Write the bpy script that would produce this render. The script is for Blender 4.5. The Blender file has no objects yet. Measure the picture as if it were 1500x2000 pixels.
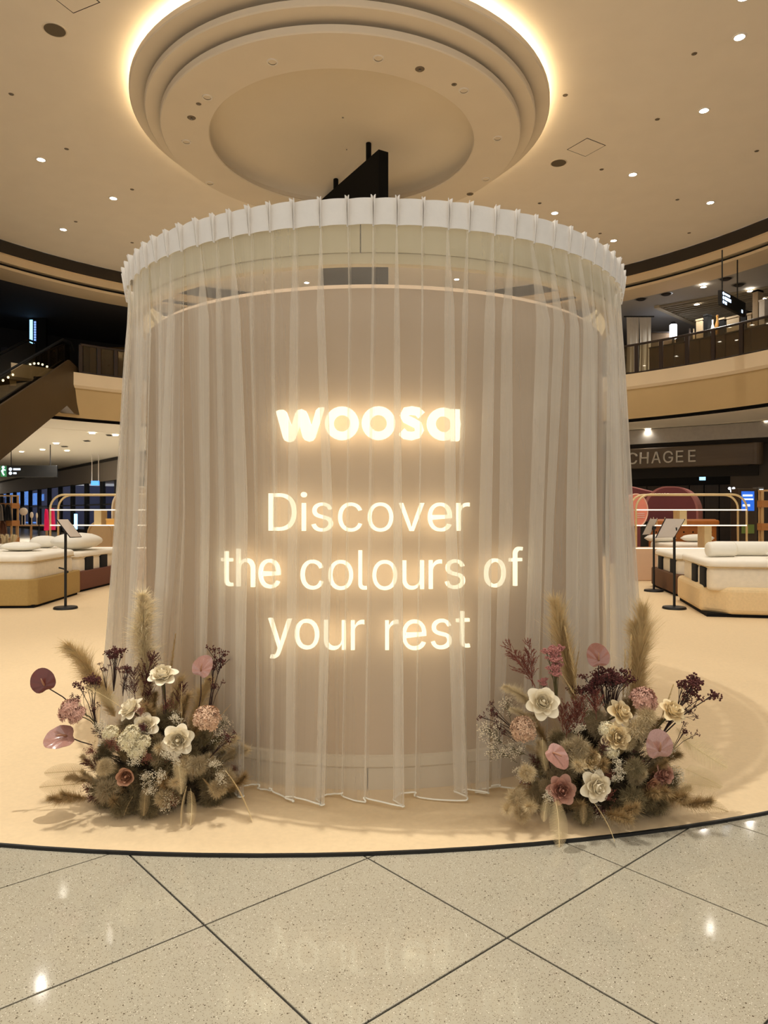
import bpy, bmesh, math, random
import numpy as np
from mathutils import Vector, Matrix
R_=math.radians; PI=math.pi
C=bpy.context.scene.collection; S=bpy.context.scene
random.seed(7)
F=1400.0; EYE=1.56

# ---------------------------------------------------------------- camera, world, exposure
cam=bpy.data.cameras.new('camera'); camo=bpy.data.objects.new('camera',cam); C.objects.link(camo)
camo.location=(0,0,EYE); camo.rotation_euler=(PI/2,0,0)
cam.sensor_fit='VERTICAL'; cam.sensor_height=36; cam.lens=36*F/2000; cam.clip_end=200
S.camera=camo
w=bpy.data.worlds.new('mall_ambient'); S.world=w; w.use_nodes=True
w.node_tree.nodes['Background'].inputs[0].default_value=(1.0,.955,.88,1)
w.node_tree.nodes['Background'].inputs[1].default_value=1.02
S.view_settings.view_transform='Standard'; S.view_settings.look='None'
S.view_settings.exposure=0.0; S.view_settings.gamma=1; S.view_settings.use_curve_mapping=False
S.cycles.transparent_max_bounces=40; S.cycles.max_bounces=8; S.cycles.diffuse_bounces=4
S.cycles.glossy_bounces=3; S.cycles.transmission_bounces=4
S.cycles.use_denoising=True; S.cycles.sample_clamp_indirect=4.0; S.cycles.use_light_tree=True
WARM=(1.0,.955,.87)
SPOT_W=270; COVE=15.0

# ---------------------------------------------------------------- helpers
def lin(c):
    return tuple(((v/255)/12.92 if v/255<=.04045 else ((v/255+.055)/1.055)**2.4) for v in c)+(1,)
MATS={}
def mat(name,col=None,rough=.6,metal=0,var=.06,scale=8,bump=0,bscale=60,emit=None,es=1,coat=0,spec=.5,trans=0,stretch=(1,1,1)):
    if name in MATS: return MATS[name]
    m=bpy.data.materials.new(name); m.use_nodes=True; MATS[name]=m
    nt=m.node_tree; b=nt.nodes['Principled BSDF']
    b.inputs['Roughness'].default_value=rough; b.inputs['Metallic'].default_value=metal
    b.inputs['Coat Weight'].default_value=coat; b.inputs['Specular IOR Level'].default_value=spec
    b.inputs['Transmission Weight'].default_value=trans
    tc=nt.nodes.new('ShaderNodeTexCoord'); mp=nt.nodes.new('ShaderNodeMapping'); mp.inputs['Scale'].default_value=stretch
    nt.links.new(tc.outputs['Object'],mp.inputs[0])
    n=nt.nodes.new('ShaderNodeTexNoise'); n.inputs['Scale'].default_value=scale; n.inputs['Detail'].default_value=4
    nt.links.new(mp.outputs[0],n.inputs['Vector'])
    mx=nt.nodes.new('ShaderNodeMix'); mx.data_type='RGBA'
    l=lin(col)
    mx.inputs[6].default_value=tuple(max(0,v*(1-var*2)) for v in l[:3])+(1,)
    mx.inputs[7].default_value=tuple(min(1,v*(1+var*2)) for v in l[:3])+(1,)
    nt.links.new(n.outputs['Fac'],mx.inputs[0]); nt.links.new(mx.outputs[2],b.inputs['Base Color'])
    if bump:
        n2=nt.nodes.new('ShaderNodeTexNoise'); n2.inputs['Scale'].default_value=bscale; n2.inputs['Detail'].default_value=3
        nt.links.new(mp.outputs[0],n2.inputs['Vector'])
        bp=nt.nodes.new('ShaderNodeBump'); bp.inputs['Strength'].default_value=bump; bp.inputs['Distance'].default_value=.01
        nt.links.new(n2.outputs['Fac'],bp.inputs['Height']); nt.links.new(bp.outputs[0],b.inputs['Normal'])
    if emit:
        b.inputs['Emission Color'].default_value=lin(emit); b.inputs['Emission Strength'].default_value=es
    return m

class MB:
    def __init__(s): s.v=[]; s.f=[]; s.m=[]
    def add(s,vs,fs,mi=0):
        o=len(s.v); s.v+= [tuple(p) for p in vs]; s.f+=[tuple(i+o for i in f) for f in fs]; s.m+=[mi]*len(fs); return s
    def box(s,x0,x1,y0,y1,z0,z1,mi=0,b=0):
        if b:
            return s.rbox((x0+x1)/2,(y0+y1)/2,x1-x0,y1-y0,z0,z1,b,b,2,mi)
        v=[(x,y,z) for x in (x0,x1) for y in (y0,y1) for z in (z0,z1)]
        return s.add(v,[(0,1,3,2),(4,6,7,5),(0,4,5,1),(2,3,7,6),(0,2,6,4),(1,5,7,3)],mi)
    def rbox(s,cx,cy,w,d,z0,z1,rc,rz,n=4,mi=0,wob=None):
        # box with rounded corners (rc) and rounded top/bottom edges (rz)
        def loop(ins,z):
            pts=[]; r=max(rc-ins,.002)
            for qx,qy,a0 in ((1,1,0),(-1,1,90),(-1,-1,180),(1,-1,270)):
                for k in range(n+1):
                    a=R_(a0+90*k/n)
                    pts.append((cx+qx*(w/2-rc)+r*math.cos(a),cy+qy*(d/2-rc)+r*math.sin(a),z))
            return pts
        prof=[(rz*(1-math.sin(t*PI/2/n)),z0+rz*(1-math.cos(t*PI/2/n))) for t in range(n+1)]
        prof+=[(rz*(1-math.cos(t*PI/2/n)),z1-rz*(1-math.sin(t*PI/2/n))) for t in range(n+1)]
        rows=[loop(i,z) for i,z in prof]
        if wob: rows=[[wob(p) for p in r] for r in rows]
        return s.rows(rows,True,True,mi)
    def rows(s,rows,closed=True,caps=True,mi=0):
        n=len(rows[0]); o=[p for r in rows for p in r]; fs=[]
        for i in range(len(rows)-1):
            for j in range(n if closed else n-1):
                k=(j+1)%n
                fs.append((i*n+j,i*n+k,(i+1)*n+k,(i+1)*n+j))
        if caps:
            fs.append(tuple(range(n-1,-1,-1))); b=(len(rows)-1)*n; fs.append(tuple(range(b,b+n)))
        return s.add(o,fs,mi)
    def tube(s,path,rad,n=8,mi=0,caps=True):
        path=[Vector(p) for p in path]; rows=[]; up=None
        for i,p in enumerate(path):
            t=(path[min(i+1,len(path)-1)]-path[max(i-1,0)]).normalized()
            if up is None:
                up=Vector((0,0,1)) if abs(t.z)<.9 else Vector((1,0,0))
            a=t.cross(up).normalized(); b=a.cross(t).normalized(); up=b
            r=rad[i] if isinstance(rad,(list,tuple)) else rad
            rows.append([p+a*r*math.cos(2*PI*k/n)+b*r*math.sin(2*PI*k/n) for k in range(n)])
        return s.rows(rows,True,caps,mi)
    def cyl(s,p0,p1,r0,r1=None,n=12,mi=0): return s.tube([p0,p1],[r0,r0 if r1 is None else r1],n,mi)
    def lathe(s,prof,n=48,c=(0,0),a0=0,a1=360,mi=0,closed_prof=False):
        full=abs(a1-a0)>=360; m=n if full else n+1
        rows=[]
        for r,z in (prof+[prof[0]] if closed_prof else prof):
            rows.append([(c[0]+r*math.cos(R_(a0+(a1-a0)*k/n)),c[1]+r*math.sin(R_(a0+(a1-a0)*k/n)),z) for k in range(m)])
        return s.rows(rows,full,False,mi)
    def prism(s,poly,axis,h0,h1,mi=0):
        # polygon in 2D extruded along axis 'x','y','z'
        def P(u,v,h): return {'z':(u,v,h),'y':(u,h,v),'x':(h,u,v)}[axis]
        n=len(poly); vs=[P(u,v,h0) for u,v in poly]+[P(u,v,h1) for u,v in poly]
        fs=[tuple(range(n-1,-1,-1)),tuple(range(n,2*n))]+[(i,(i+1)%n,n+(i+1)%n,n+i) for i in range(n)]
        return s.add(vs,fs,mi)
    def ball(s,c,r,n=6,mi=0,sq=(1,1,1)):
        rows=[]
        for i in range(n+1):
            a=PI*i/n; rr=max(math.sin(a),.01)*r
            rows.append([(c[0]+rr*math.cos(2*PI*k/(n+2))*sq[0],c[1]+rr*math.sin(2*PI*k/(n+2))*sq[1],c[2]-r*math.cos(a)*sq[2]) for k in range(n+2)])
        return s.rows(rows,True,True,mi)
    def octa(s,c,r,mi=0):
        x,y,z=c
        return s.add([(x+r,y,z),(x,y+r,z),(x-r,y,z),(x,y-r,z),(x,y,z+r),(x,y,z-r)],[(0,1,4),(1,2,4),(2,3,4),(3,0,4),(1,0,5),(2,1,5),(3,2,5),(0,3,5)],mi)
    def blade(s,p,d,L,wd,droop=0,seg=2,mi=0):
        # thin tapered ribbon
        d=Vector(d).normalized(); q=Vector(p); sd=d.cross(Vector((random.random()-.5,random.random()-.5,random.random()-.5))).normalized()
        o=len(s.v)
        for k in range(seg+1):
            ww=wd*(1-.8*k/seg); s.v+=[tuple(q+sd*ww/2),tuple(q-sd*ww/2)]
            d=(d+Vector((0,0,-droop))).normalized(); q=q+d*(L/seg)
        for k in range(seg):
            s.f.append((o+2*k,o+2*k+1,o+2*k+3,o+2*k+2)); s.m.append(mi)
        return s
    def mesh(s,name,mats,smooth=False):
        me=bpy.data.meshes.new(name); me.from_pydata(s.v,[],s.f)
        for m in (mats if isinstance(mats,(list,tuple)) else [mats]): me.materials.append(m)
        if any(s.m): me.polygons.foreach_set('material_index',s.m)
        if smooth: me.polygons.foreach_set('use_smooth',[True]*len(s.f))
        me.update(); return me
    def build(s,name,mats,parent=None,loc=None,rot=None,smooth=False,auto=None):
        return obj(name,s.mesh(name,mats,smooth),parent,loc,rot,auto)
def obj(name,me,parent=None,loc=None,rot=None,auto=None):
    o=bpy.data.objects.new(name,me); C.objects.link(o)
    if parent: o.parent=parent
    if loc is not None: o.location=loc
    if rot is not None: o.rotation_euler=rot
    if auto is not None and me:
        me.polygons.foreach_set('use_smooth',[True]*len(me.polygons)); me.set_sharp_from_angle(angle=R_(auto))
    return o
def tag(o,label,cat,group=None,kind=None):
    o['label']=label; o['category']=cat
    if group: o['group']=group
    if kind: o['kind']=kind
    return o
def thing(name,label,cat,loc=(0,0,0),rz=0,group=None):
    o=obj(name,None); o.location=loc; o.rotation_euler=(0,0,rz); o.empty_display_size=.2
    return tag(o,label,cat,group)
def struct(o): o['kind']='structure'; return o
def dup(root,loc,rz=None,label=None):
    r=root.copy(); C.objects.link(r); r.location=loc
    if rz is not None: r.rotation_euler=(0,0,rz)
    if label: r['label']=label
    for ch in list(root.children):
        c=ch.copy(); C.objects.link(c); c.parent=r
        for g in list(ch.children):
            d=g.copy(); C.objects.link(d); d.parent=c
    return r
def W(px,py,d): return Vector(((px-750)/F*d,d,EYE-(py-1000)/F*d))     # world point at depth d
def onH(px,py,H): return W(px,py,F*H/(1000-py))                       # world point on a ceiling H above the eye
def onfloor(px,py,z=0): return W(px,py,F*(EYE-z)/(py-1000))
def circ(px,R,c,far=True):                                            # ray / vertical cylinder
    m=(px-750)/F; a=m*m+1; b=-2*(m*c[0]+c[1]); q=c[0]**2+c[1]**2-R*R
    D=max(b*b-4*a*q,0); d=(-b+(math.sqrt(D) if far else -math.sqrt(D)))/(2*a)
    return m*d,d
def place(o,p,d,roll=0,sc=1):
    z=Vector(d).normalized(); q=Vector((0,0,1)).rotation_difference(z)
    o.matrix_basis=Matrix.Translation(p)@q.to_matrix().to_4x4()@Matrix.Rotation(roll,4,'Z')@Matrix.Scale(sc,4)
    return o
GLYPH={"D":[[[219,0],[96,0],[96,57],[215,57],[254,60],[288,68],[318,81],[343,99],[363,122],[379,149],[390,181],[397,216],[399,255],[397,294],[390,329],[379,361],[364,388],[344,410],[320,428],[291,441],[258,449],[221,452],[93,452],[93,509],[225,509],[273,505],[315,495],[353,478],[385,455],[412,426],[433,391],[449,351],[458,306],[462,255],[458,205],[449,159],[433,119],[411,83],[384,54],[351,31],[312,14],[268,3]],[[125,509],[125,0],[60,0],[60,509]]],"i":[[[53,0],[53,379],[114,379],[114,0]],[[84,443],[73,444],[63,448],[54,455],[47,463],[43,472],[41,483],[43,494],[47,504],[54,512],[63,518],[73,522],[84,524],[95,522],[105,518],[114,512],[121,504],[125,494],[126,483],[125,472],[121,463],[114,455],[105,448],[95,444]]],"s":[[[182,-8],[157,-7],[133,-3],[112,3],[93,12],[76,24],[62,38],[50,54],[41,73],[36,94],[94,107],[101,87],[111,72],[124,60],[141,52],[160,47],[181,45],[206,47],[227,53],[244,62],[258,74],[265,88],[268,103],[266,115],[262,126],[254,136],[243,144],[229,150],[212,155],[149,170],[118,180],[92,192],[72,208],[58,227],[50,249],[47,274],[49,295],[55,314],[65,332],[79,347],[95,360],[115,370],[137,378],[161,383],[187,384],[212,383],[234,379],[254,372],[271,363],[286,352],[299,339],[309,324],[318,308],[324,290],[268,277],[262,291],[254,304],[243,316],[228,325],[210,331],[187,333],[166,331],[147,326],[131,317],[119,305],[111,292],[109,277],[110,264],[115,253],[124,243],[136,235],[152,229],[172,223],[229,209],[261,200],[287,187],[306,171],[320,153],[328,131],[331,107],[329,85],[323,65],[312,47],[298,31],[281,18],[260,6],[236,-2],[210,-7]]],"c":[[[207,-8],[174,-5],[144,3],[117,16],[93,35],[72,58],[56,85],[44,116],[37,150],[34,187],[37,225],[44,260],[56,291],[72,318],[93,341],[117,360],[144,374],[174,382],[207,384],[226,384],[243,381],[260,377],[276,371],[291,364],[305,356],[318,346],[330,335],[340,322],[349,308],[356,293],[362,277],[303,262],[300,272],[295,281],[290,289],[284,297],[278,304],[270,311],[261,316],[252,321],[242,325],[231,328],[220,329],[207,330],[184,328],[163,321],[145,310],[130,296],[118,278],[108,258],[102,236],[98,212],[96,187],[98,163],[102,139],[108,117],[118,97],[130,80],[145,66],[163,55],[184,49],[207,46],[220,47],[232,49],[243,52],[253,55],[262,60],[271,66],[279,73],[285,80],[292,89],[297,98],[301,107],[304,117],[363,102],[357,86],[350,70],[341,56],[331,43],[319,32],[306,21],[292,12],[277,5],[261,-1],[244,-5],[226,-7]]],"o":[[[207,-8],[174,-5],[144,3],[117,16],[93,35],[72,58],[56,85],[44,116],[37,150],[34,187],[37,225],[44,260],[56,291],[72,318],[93,341],[117,360],[144,374],[174,382],[207,384],[241,382],[271,374],[299,360],[323,341],[343,318],[359,291],[371,260],[379,225],[381,187],[379,150],[371,116],[359,85],[343,58],[323,35],[299,16],[271,3],[241,-5]],[[207,46],[231,49],[252,55],[270,66],[285,80],[298,97],[307,117],[314,139],[318,163],[319,187],[318,212],[314,236],[307,258],[298,278],[285,296],[270,310],[252,321],[231,328],[207,330],[184,328],[163,321],[145,310],[130,296],[118,278],[108,258],[102,236],[98,212],[96,187],[98,163],[102,139],[108,117],[118,97],[130,80],[145,66],[163,55],[184,49]]],"v":[[[163,0],[17,379],[84,379],[165,155],[173,132],[180,110],[187,87],[193,64],[199,42],[206,21],[184,21],[191,42],[197,64],[203,87],[209,110],[216,132],[224,155],[305,379],[371,379],[226,0]]],"e":[[[212,-8],[177,-5],[145,3],[117,16],[92,35],[72,58],[56,85],[44,116],[37,150],[34,187],[36,224],[44,258],[55,290],[71,317],[91,340],[115,359],[142,373],[172,382],[205,384],[226,383],[246,380],[266,374],[285,366],[303,355],[319,341],[334,324],[347,305],[357,282],[365,256],[370,227],[371,194],[371,169],[75,169],[75,221],[338,221],[310,202],[308,226],[304,248],[298,269],[288,286],[277,301],[263,314],[246,323],[227,328],[205,330],[183,328],[164,323],[146,313],[131,301],[119,286],[109,270],[102,251],[97,231],[96,211],[96,178],[98,151],[102,127],[110,106],[121,88],[135,73],[151,61],[169,53],[190,48],[212,46],[227,47],[241,49],[254,53],[265,58],[276,65],[285,73],[294,82],[300,93],[306,105],[365,91],[358,72],[348,55],[335,39],[320,26],[302,14],[283,4],[261,-3],[237,-7]]],"r":[[[53,0],[53,379],[112,379],[112,321],[115,321],[124,339],[137,354],[152,367],[171,377],[191,383],[213,385],[218,385],[223,385],[229,384],[235,384],[240,384],[243,384],[243,322],[241,323],[236,324],[230,324],[223,325],[215,326],[207,326],[190,324],[174,321],[159,315],[146,306],[135,296],[126,284],[119,269],[115,254],[114,237],[114,0]]],"t":[[[204,379],[204,327],[6,327],[6,379]],[[65,471],[126,471],[126,98],[127,83],[130,70],[136,61],[144,55],[156,51],[170,50],[175,50],[180,50],[185,51],[191,52],[197,53],[202,54],[213,2],[207,0],[200,-2],[192,-3],[184,-3],[176,-4],[168,-4],[138,-1],[113,7],[92,21],[77,41],[68,64],[65,93]]],"h":[[[114,227],[114,0],[53,0],[53,509],[114,509],[114,287],[102,287],[116,319],[132,344],[152,362],[175,374],[200,382],[227,384],[252,383],[275,377],[295,369],[313,356],[328,340],[341,321],[350,298],[355,271],[357,240],[357,0],[296,0],[296,235],[293,263],[286,286],[273,304],[256,318],[235,326],[210,329],[192,328],[176,324],[161,317],[147,308],[136,297],[126,283],[119,266],[115,248]]],"l":[[[139,-2],[112,0],[91,8],[74,20],[62,37],[55,59],[53,84],[53,509],[114,509],[114,99],[114,83],[117,71],[120,62],[126,57],[135,53],[146,52],[152,52],[157,52],[160,53],[164,53],[167,54],[170,54],[181,3],[175,1],[169,0],[162,-1],[154,-2],[147,-2]]],"u":[[[182,-5],[158,-3],[135,2],[115,11],[97,23],[82,39],[69,59],[60,82],[54,109],[53,139],[53,379],[114,379],[114,144],[116,117],[124,94],[137,75],[154,61],[175,53],[200,50],[218,51],[234,55],[249,62],[263,71],[274,83],[283,97],[290,113],[295,132],[296,153],[296,379],[357,379],[357,0],[298,0],[298,92],[307,92],[294,60],[277,35],[257,17],[234,5],[209,-3]]],"f":[[[228,379],[228,327],[6,327],[6,379]],[[81,0],[81,432],[82,452],[87,470],[96,486],[107,499],[120,510],[135,519],[152,525],[169,529],[187,530],[201,530],[212,529],[222,527],[231,525],[238,523],[243,521],[227,468],[224,470],[220,471],[215,472],[209,473],[202,474],[195,474],[178,472],[164,468],[154,460],[147,449],[143,435],[142,419],[142,0]]],"y":[[[47,-139],[61,-86],[71,-87],[83,-89],[94,-90],[104,-89],[113,-86],[122,-81],[130,-74],[138,-64],[145,-51],[151,-36],[163,-1],[17,379],[84,379],[165,155],[173,132],[180,109],[187,87],[193,64],[199,42],[206,21],[184,21],[190,42],[196,64],[202,87],[209,110],[216,132],[224,155],[305,379],[371,379],[204,-58],[196,-77],[187,-93],[177,-107],[165,-119],[153,-128],[139,-136],[125,-141],[109,-144],[91,-145],[82,-145],[73,-144],[65,-143],[57,-142],[52,-140]]],"C":[[[267,-7],[225,-3],[186,7],[150,25],[119,49],[92,79],[70,115],[53,157],[44,203],[40,254],[44,305],[53,352],[70,393],[92,429],[119,459],[150,484],[186,501],[225,512],[267,516],[293,514],[317,511],[340,504],[362,496],[383,485],[402,471],[419,456],[435,438],[448,418],[459,397],[467,373],[473,348],[408,348],[404,365],[397,380],[389,395],[380,407],[369,418],[357,428],[344,437],[330,444],[315,449],[300,453],[284,455],[267,456],[237,453],[209,445],[184,432],[161,414],[141,391],[125,364],[113,332],[106,295],[103,254],[106,213],[113,177],[125,145],[141,117],[161,94],[184,76],[210,63],[237,56],[267,53],[284,54],[300,56],[315,60],[330,65],[344,72],[357,81],[369,90],[380,102],[389,114],[397,128],[404,144],[408,160],[473,160],[467,135],[459,112],[448,91],[435,71],[420,53],[402,38],[383,24],[363,13],[341,5],[317,-2],[293,-6]]],"H":[[[60,0],[60,509],[125,509],[125,289],[392,289],[392,509],[457,509],[457,0],[392,0],[392,232],[125,232],[125,0]]],"A":[[[16,0],[201,509],[276,509],[463,0],[395,0],[287,302],[280,323],[272,346],[264,372],[255,402],[244,438],[232,478],[245,478],[233,437],[222,402],[213,371],[204,345],[197,322],[191,302],[85,0]],[[110,142],[110,199],[370,199],[370,142]]],"G":[[[269,-7],[225,-3],[185,7],[149,25],[118,49],[91,79],[69,116],[53,157],[43,203],[40,254],[43,305],[53,352],[69,393],[91,429],[117,459],[149,484],[184,501],[223,512],[265,516],[291,514],[316,510],[340,504],[363,494],[384,483],[403,469],[421,453],[436,436],[449,416],[460,395],[468,373],[474,349],[408,349],[402,365],[395,379],[387,393],[378,406],[368,417],[356,427],[344,436],[330,443],[315,448],[300,453],[283,455],[265,456],[236,453],[209,445],[183,432],[160,414],[141,392],[125,364],[113,332],[106,295],[103,254],[106,213],[113,177],[125,145],[141,117],[161,95],[184,76],[210,63],[238,56],[269,53],[296,55],[322,61],[345,71],[365,85],[382,102],[396,123],[407,147],[413,173],[415,202],[434,199],[283,199],[283,256],[478,256],[478,200],[475,160],[466,124],[451,91],[431,62],[406,38],[377,19],[344,5],[308,-4]]],"E":[[[60,0],[60,509],[372,509],[372,452],[125,452],[125,286],[355,286],[355,229],[125,229],[125,57],[375,57],[375,0]]]}

# ---------------------------------------------------------------- materials
def nodes(m): return m.node_tree.nodes, m.node_tree.links
def terrazzo():
    m=mat('terrazzo',(178,170,150),rough=.07,var=.02,scale=3,spec=.85); N,L=nodes(m); b=N['Principled BSDF']
    g=N.new('ShaderNodeNewGeometry'); prev=[l.from_socket for l in L if l.to_socket==b.inputs['Base Color']][0]
    for sc,thr,col in ((300,.80,(112,100,82)),(210,.92,(92,80,64)),(230,.955,(238,232,216)),(120,.975,(84,72,56))):
        v=N.new('ShaderNodeTexVoronoi'); v.inputs['Scale'].default_value=sc; L.new(g.outputs['Position'],v.inputs['Vector'])
        sp=N.new('ShaderNodeSeparateColor'); L.new(v.outputs['Color'],sp.inputs[0])
        c1=N.new('ShaderNodeMath'); c1.operation='GREATER_THAN'; c1.inputs[1].default_value=thr; L.new(sp.outputs[0],c1.inputs[0])
        c2=N.new('ShaderNodeMath'); c2.operation='LESS_THAN'; c2.inputs[1].default_value=.38; L.new(v.outputs['Distance'],c2.inputs[0])
        mu=N.new('ShaderNodeMath'); mu.operation='MULTIPLY'; L.new(c1.outputs[0],mu.inputs[0]); L.new(c2.outputs[0],mu.inputs[1])
        mx=N.new('ShaderNodeMix'); mx.data_type='RGBA'; mx.inputs[7].default_value=lin(col)
        L.new(mu.outputs[0],mx.inputs[0]); L.new(prev,mx.inputs[6]); prev=mx.outputs[2]
    L.new(prev,b.inputs['Base Color']); return m
M_terr=terrazzo()
M_grout=mat('grout',(38,34,28),.8)
M_carpet=mat('carpet',(228,202,162),.95,var=.04,scale=40,bump=.35,bscale=500,spec=.1)
M_black=mat('black_metal',(20,19,18),.45,spec=.4)
M_blackmatte=mat('black_matte',(13,12,12),.8,spec=.2)
M_plaster=mat('plaster',(246,236,220),.9,var=.02,scale=1.5,spec=.2)
M_plaster2=mat('plaster_ring',(232,220,200),.9,var=.02,scale=1.5,spec=.2)
M_dome=mat('dish_plaster',(236,224,202),.55,var=.02,scale=1.0,spec=.3)
M_grille=mat('grille',(58,50,40),.8,var=.3,scale=120)
M_groove=mat('groove',(34,28,22),.9)
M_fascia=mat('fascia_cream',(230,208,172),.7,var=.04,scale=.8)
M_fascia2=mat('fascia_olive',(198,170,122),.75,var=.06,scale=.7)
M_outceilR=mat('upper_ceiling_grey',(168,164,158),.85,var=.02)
M_outceilL=mat('upper_ceiling_unlit',(60,56,60),.9,var=.05)  # unlit upper left: part of its darkness is put into this paint
M_gceil=mat('lower_ceiling',(232,222,204),.85,var=.01)
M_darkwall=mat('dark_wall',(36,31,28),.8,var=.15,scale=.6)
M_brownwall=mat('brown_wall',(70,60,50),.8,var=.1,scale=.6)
def glassy(name,col,tint):   # tinted railing glass: see-through with a clear reflection
    m=bpy.data.materials.new(name); m.use_nodes=True; MATS[name]=m; N,L=nodes(m); N.clear()
    o=N.new('ShaderNodeOutputMaterial'); t=N.new('ShaderNodeBsdfTransparent'); t.inputs[0].default_value=(tint[0],tint[1],tint[2],1)
    g=N.new('ShaderNodeBsdfGlossy'); g.inputs['Roughness'].default_value=.02; g.inputs[0].default_value=lin(col)
    x=N.new('ShaderNodeMixShader')
    ge=N.new('ShaderNodeNewGeometry'); dt=N.new('ShaderNodeVectorMath'); dt.operation='DOT_PRODUCT'; L.new(ge.outputs['Normal'],dt.inputs[0]); L.new(ge.outputs['Incoming'],dt.inputs[1])
    last=dt.outputs['Value']
    for op,v0,v1 in (('ABSOLUTE',None,None),('SUBTRACT',1.0,None),('POWER',None,5.0),('MULTIPLY_ADD',None,.94)):   # Schlick
        q=N.new('ShaderNodeMath'); q.operation=op
        if op=='SUBTRACT': q.inputs[0].default_value=1.0; L.new(last,q.inputs[1])
        else:
            L.new(last,q.inputs[0])
            if v1 is not None: q.inputs[1].default_value=v1
        if op=='MULTIPLY_ADD': q.inputs[2].default_value=.05
        last=q.outputs[0]
    f=q
    L.new(f.outputs[0],x.inputs[0]); L.new(t.outputs[0],x.inputs[1]); L.new(g.outputs[0],x.inputs[2]); L.new(x.outputs[0],o.inputs[0]); return m
M_glass=glassy('railing_glass',(255,255,255),(.62,.57,.47))
M_glassclear=glassy('window_glass',(255,255,255),(.85,.9,.95))
M_white=mat('white_lacquer',(240,232,220),.5)
M_ledwhite=mat('led_white',(255,250,238),.5,emit=(255,246,228),es=9)
M_lamp=mat('downlight_lens',(255,250,240),.5,emit=(255,244,226),es=24)
M_lampoff=mat('downlight_unlit',(176,160,136),.4,var=.05)
M_steel=mat('brushed_steel',(150,145,138),.35,metal=.8)

# ---------------------------------------------------------------- setting: floor
fl=struct(MB().box(-60,40,-3,100,-.30,-.006).build('floor',M_grout))
struct(MB().box(-60,-11.2,13.6,100,-.006,-.001).box(-11.2,12.2,25.1,100,-.006,-.001).box(12.2,40,10,100,-.006,-.001).build('floor_hall',mat('hall_tile',(206,196,178),.25,var=.04,scale=.5)))
SC=(-.571,10.54); SR=7.3
ta=R_(40.9); ux=Vector((math.cos(ta),math.sin(ta),0)); uy=Vector((-math.sin(ta),math.cos(ta),0)); O0=Vector((.4505,2.628,0))
tb=MB(); e=.4-.0042; tb.rows([[(-e,-e,-.02),(e,-e,-.02),(e,e,-.02),(-e,e,-.02)],[(-e,-e,-.0015),(e,-e,-.0015),(e,e,-.0015),(-e,e,-.0015)],[(-e+.002,-e+.002,0),(e-.002,-e+.002,0),(e-.002,e-.002,0),(-e+.002,e-.002,0)]])
tme=tb.mesh('tile',M_terr)
for i in range(-7,8):
    for j in range(-7,8):
        p=O0+ux*(.8*i+.4)+uy*(.8*j+.4)
        if -4.2<p.x<4.2 and .3<p.y<5.6 and (Vector((p.x-SC[0],p.y-SC[1])).length>SR-.75):
            obj('tile',tme,fl,p,(0,0,ta))

# ---------------------------------------------------------------- setting: atrium ceiling
A=(-.93,16.2)
def zH(h): return EYE+h
ce=struct(MB().lathe([(0.02,zH(9)),(4,zH(9)),(9,zH(9)),(13.9,zH(9))],96,A).build('ceiling',M_plaster))
tp=MB(); tp.lathe([(3.9,zH(8.98)),(3.9,zH(8.82)),(4.52,zH(8.82)),(4.56,zH(8.80)),(4.56,zH(8.70)),(4.54,zH(8.68)),(3.5,zH(8.68))],96,A)
tp.build('ceiling_tier',M_plaster2,ce,auto=30)
tp=MB(); tp.lathe([(3.5,zH(8.69)),(3.5,zH(8.58)),(4.22,zH(8.58)),(4.26,zH(8.56)),(4.26,zH(8.46)),(4.24,zH(8.44)),(3.2,zH(8.44))],96,A); tp.build('ceiling_tier',M_plaster2,ce,auto=30)
tp=MB(); tp.lathe([(3.3,zH(8.45)),(3.3,zH(8.36)),(3.9,zH(8.36)),(3.95,zH(8.34)),(3.95,zH(8.22)),(3.93,zH(8.2)),(2.95,zH(8.2)),(2.93,zH(8.22)),(3.05,zH(8.3)),(3.1,zH(8.42))],96,A); tp.build('ceiling_tier',M_plaster2,ce,auto=30)
tp=MB(); tp.lathe([(3.1,zH(8.42)),(3.05,zH(8.55)),(2.8,zH(8.66)),(2.3,zH(8.76)),(1.6,zH(8.84)),(.8,zH(8.89)),(.02,zH(8.91))],96,A); tp.build('ceiling_dish',M_dome,ce,smooth=True)
M_cove=mat('cove_led',(255,232,190),.5,emit=(255,230,186),es=COVE)
MB().lathe([(4.32,zH(8.825)),(4.42,zH(8.84)),(4.46,zH(8.825))],96,A).build('cove_light_strip',M_cove,ce)
def hatch(px,py,w,h,rz):
    p=onH(px,py,9); m=MB().box(-w/2,w/2,-h/2,h/2,-.006,.02); 
    m.box(-w/2-.02,w/2+.02,-h/2-.02,h/2+.02,-.002,.02,1)
    m.build('access_panel',[M_plaster,M_groove],ce,(p.x,p.y,zH(9)),(0,0,R_(rz)))
hatch(140,-8,.62,.62,-25); hatch(1145,288,.62,.62,32)
RNG=(-50,230)
t1=struct(MB().lathe([(13.9,zH(9.0)),(13.9,zH(8.57))],120,A,*RNG).build('trim_1',M_grille))
t2=struct(MB().lathe([(13.88,zH(8.57)),(13.98,zH(8.56)),(13.98,zH(8.32)),(14.2,zH(8.31))],120,A,*RNG).build('trim_2',M_fascia))
t3=struct(MB().lathe([(14.2,zH(8.33)),(14.2,zH(8.19)),(14.0,zH(8.18))],120,A,*RNG).build('trim_3',M_groove))
struct(MB().lathe([(14.0,zH(8.19)),(14.0,zH(8.1)),(15.2,zH(8.09))],120,A,*RNG).build('trim_4',M_fascia))
struct(MB().lathe([(15.2,zH(8.10)),(26,zH(8.1))],60,A,-50,92).build('ceiling_upper_right',M_outceilR))
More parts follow.
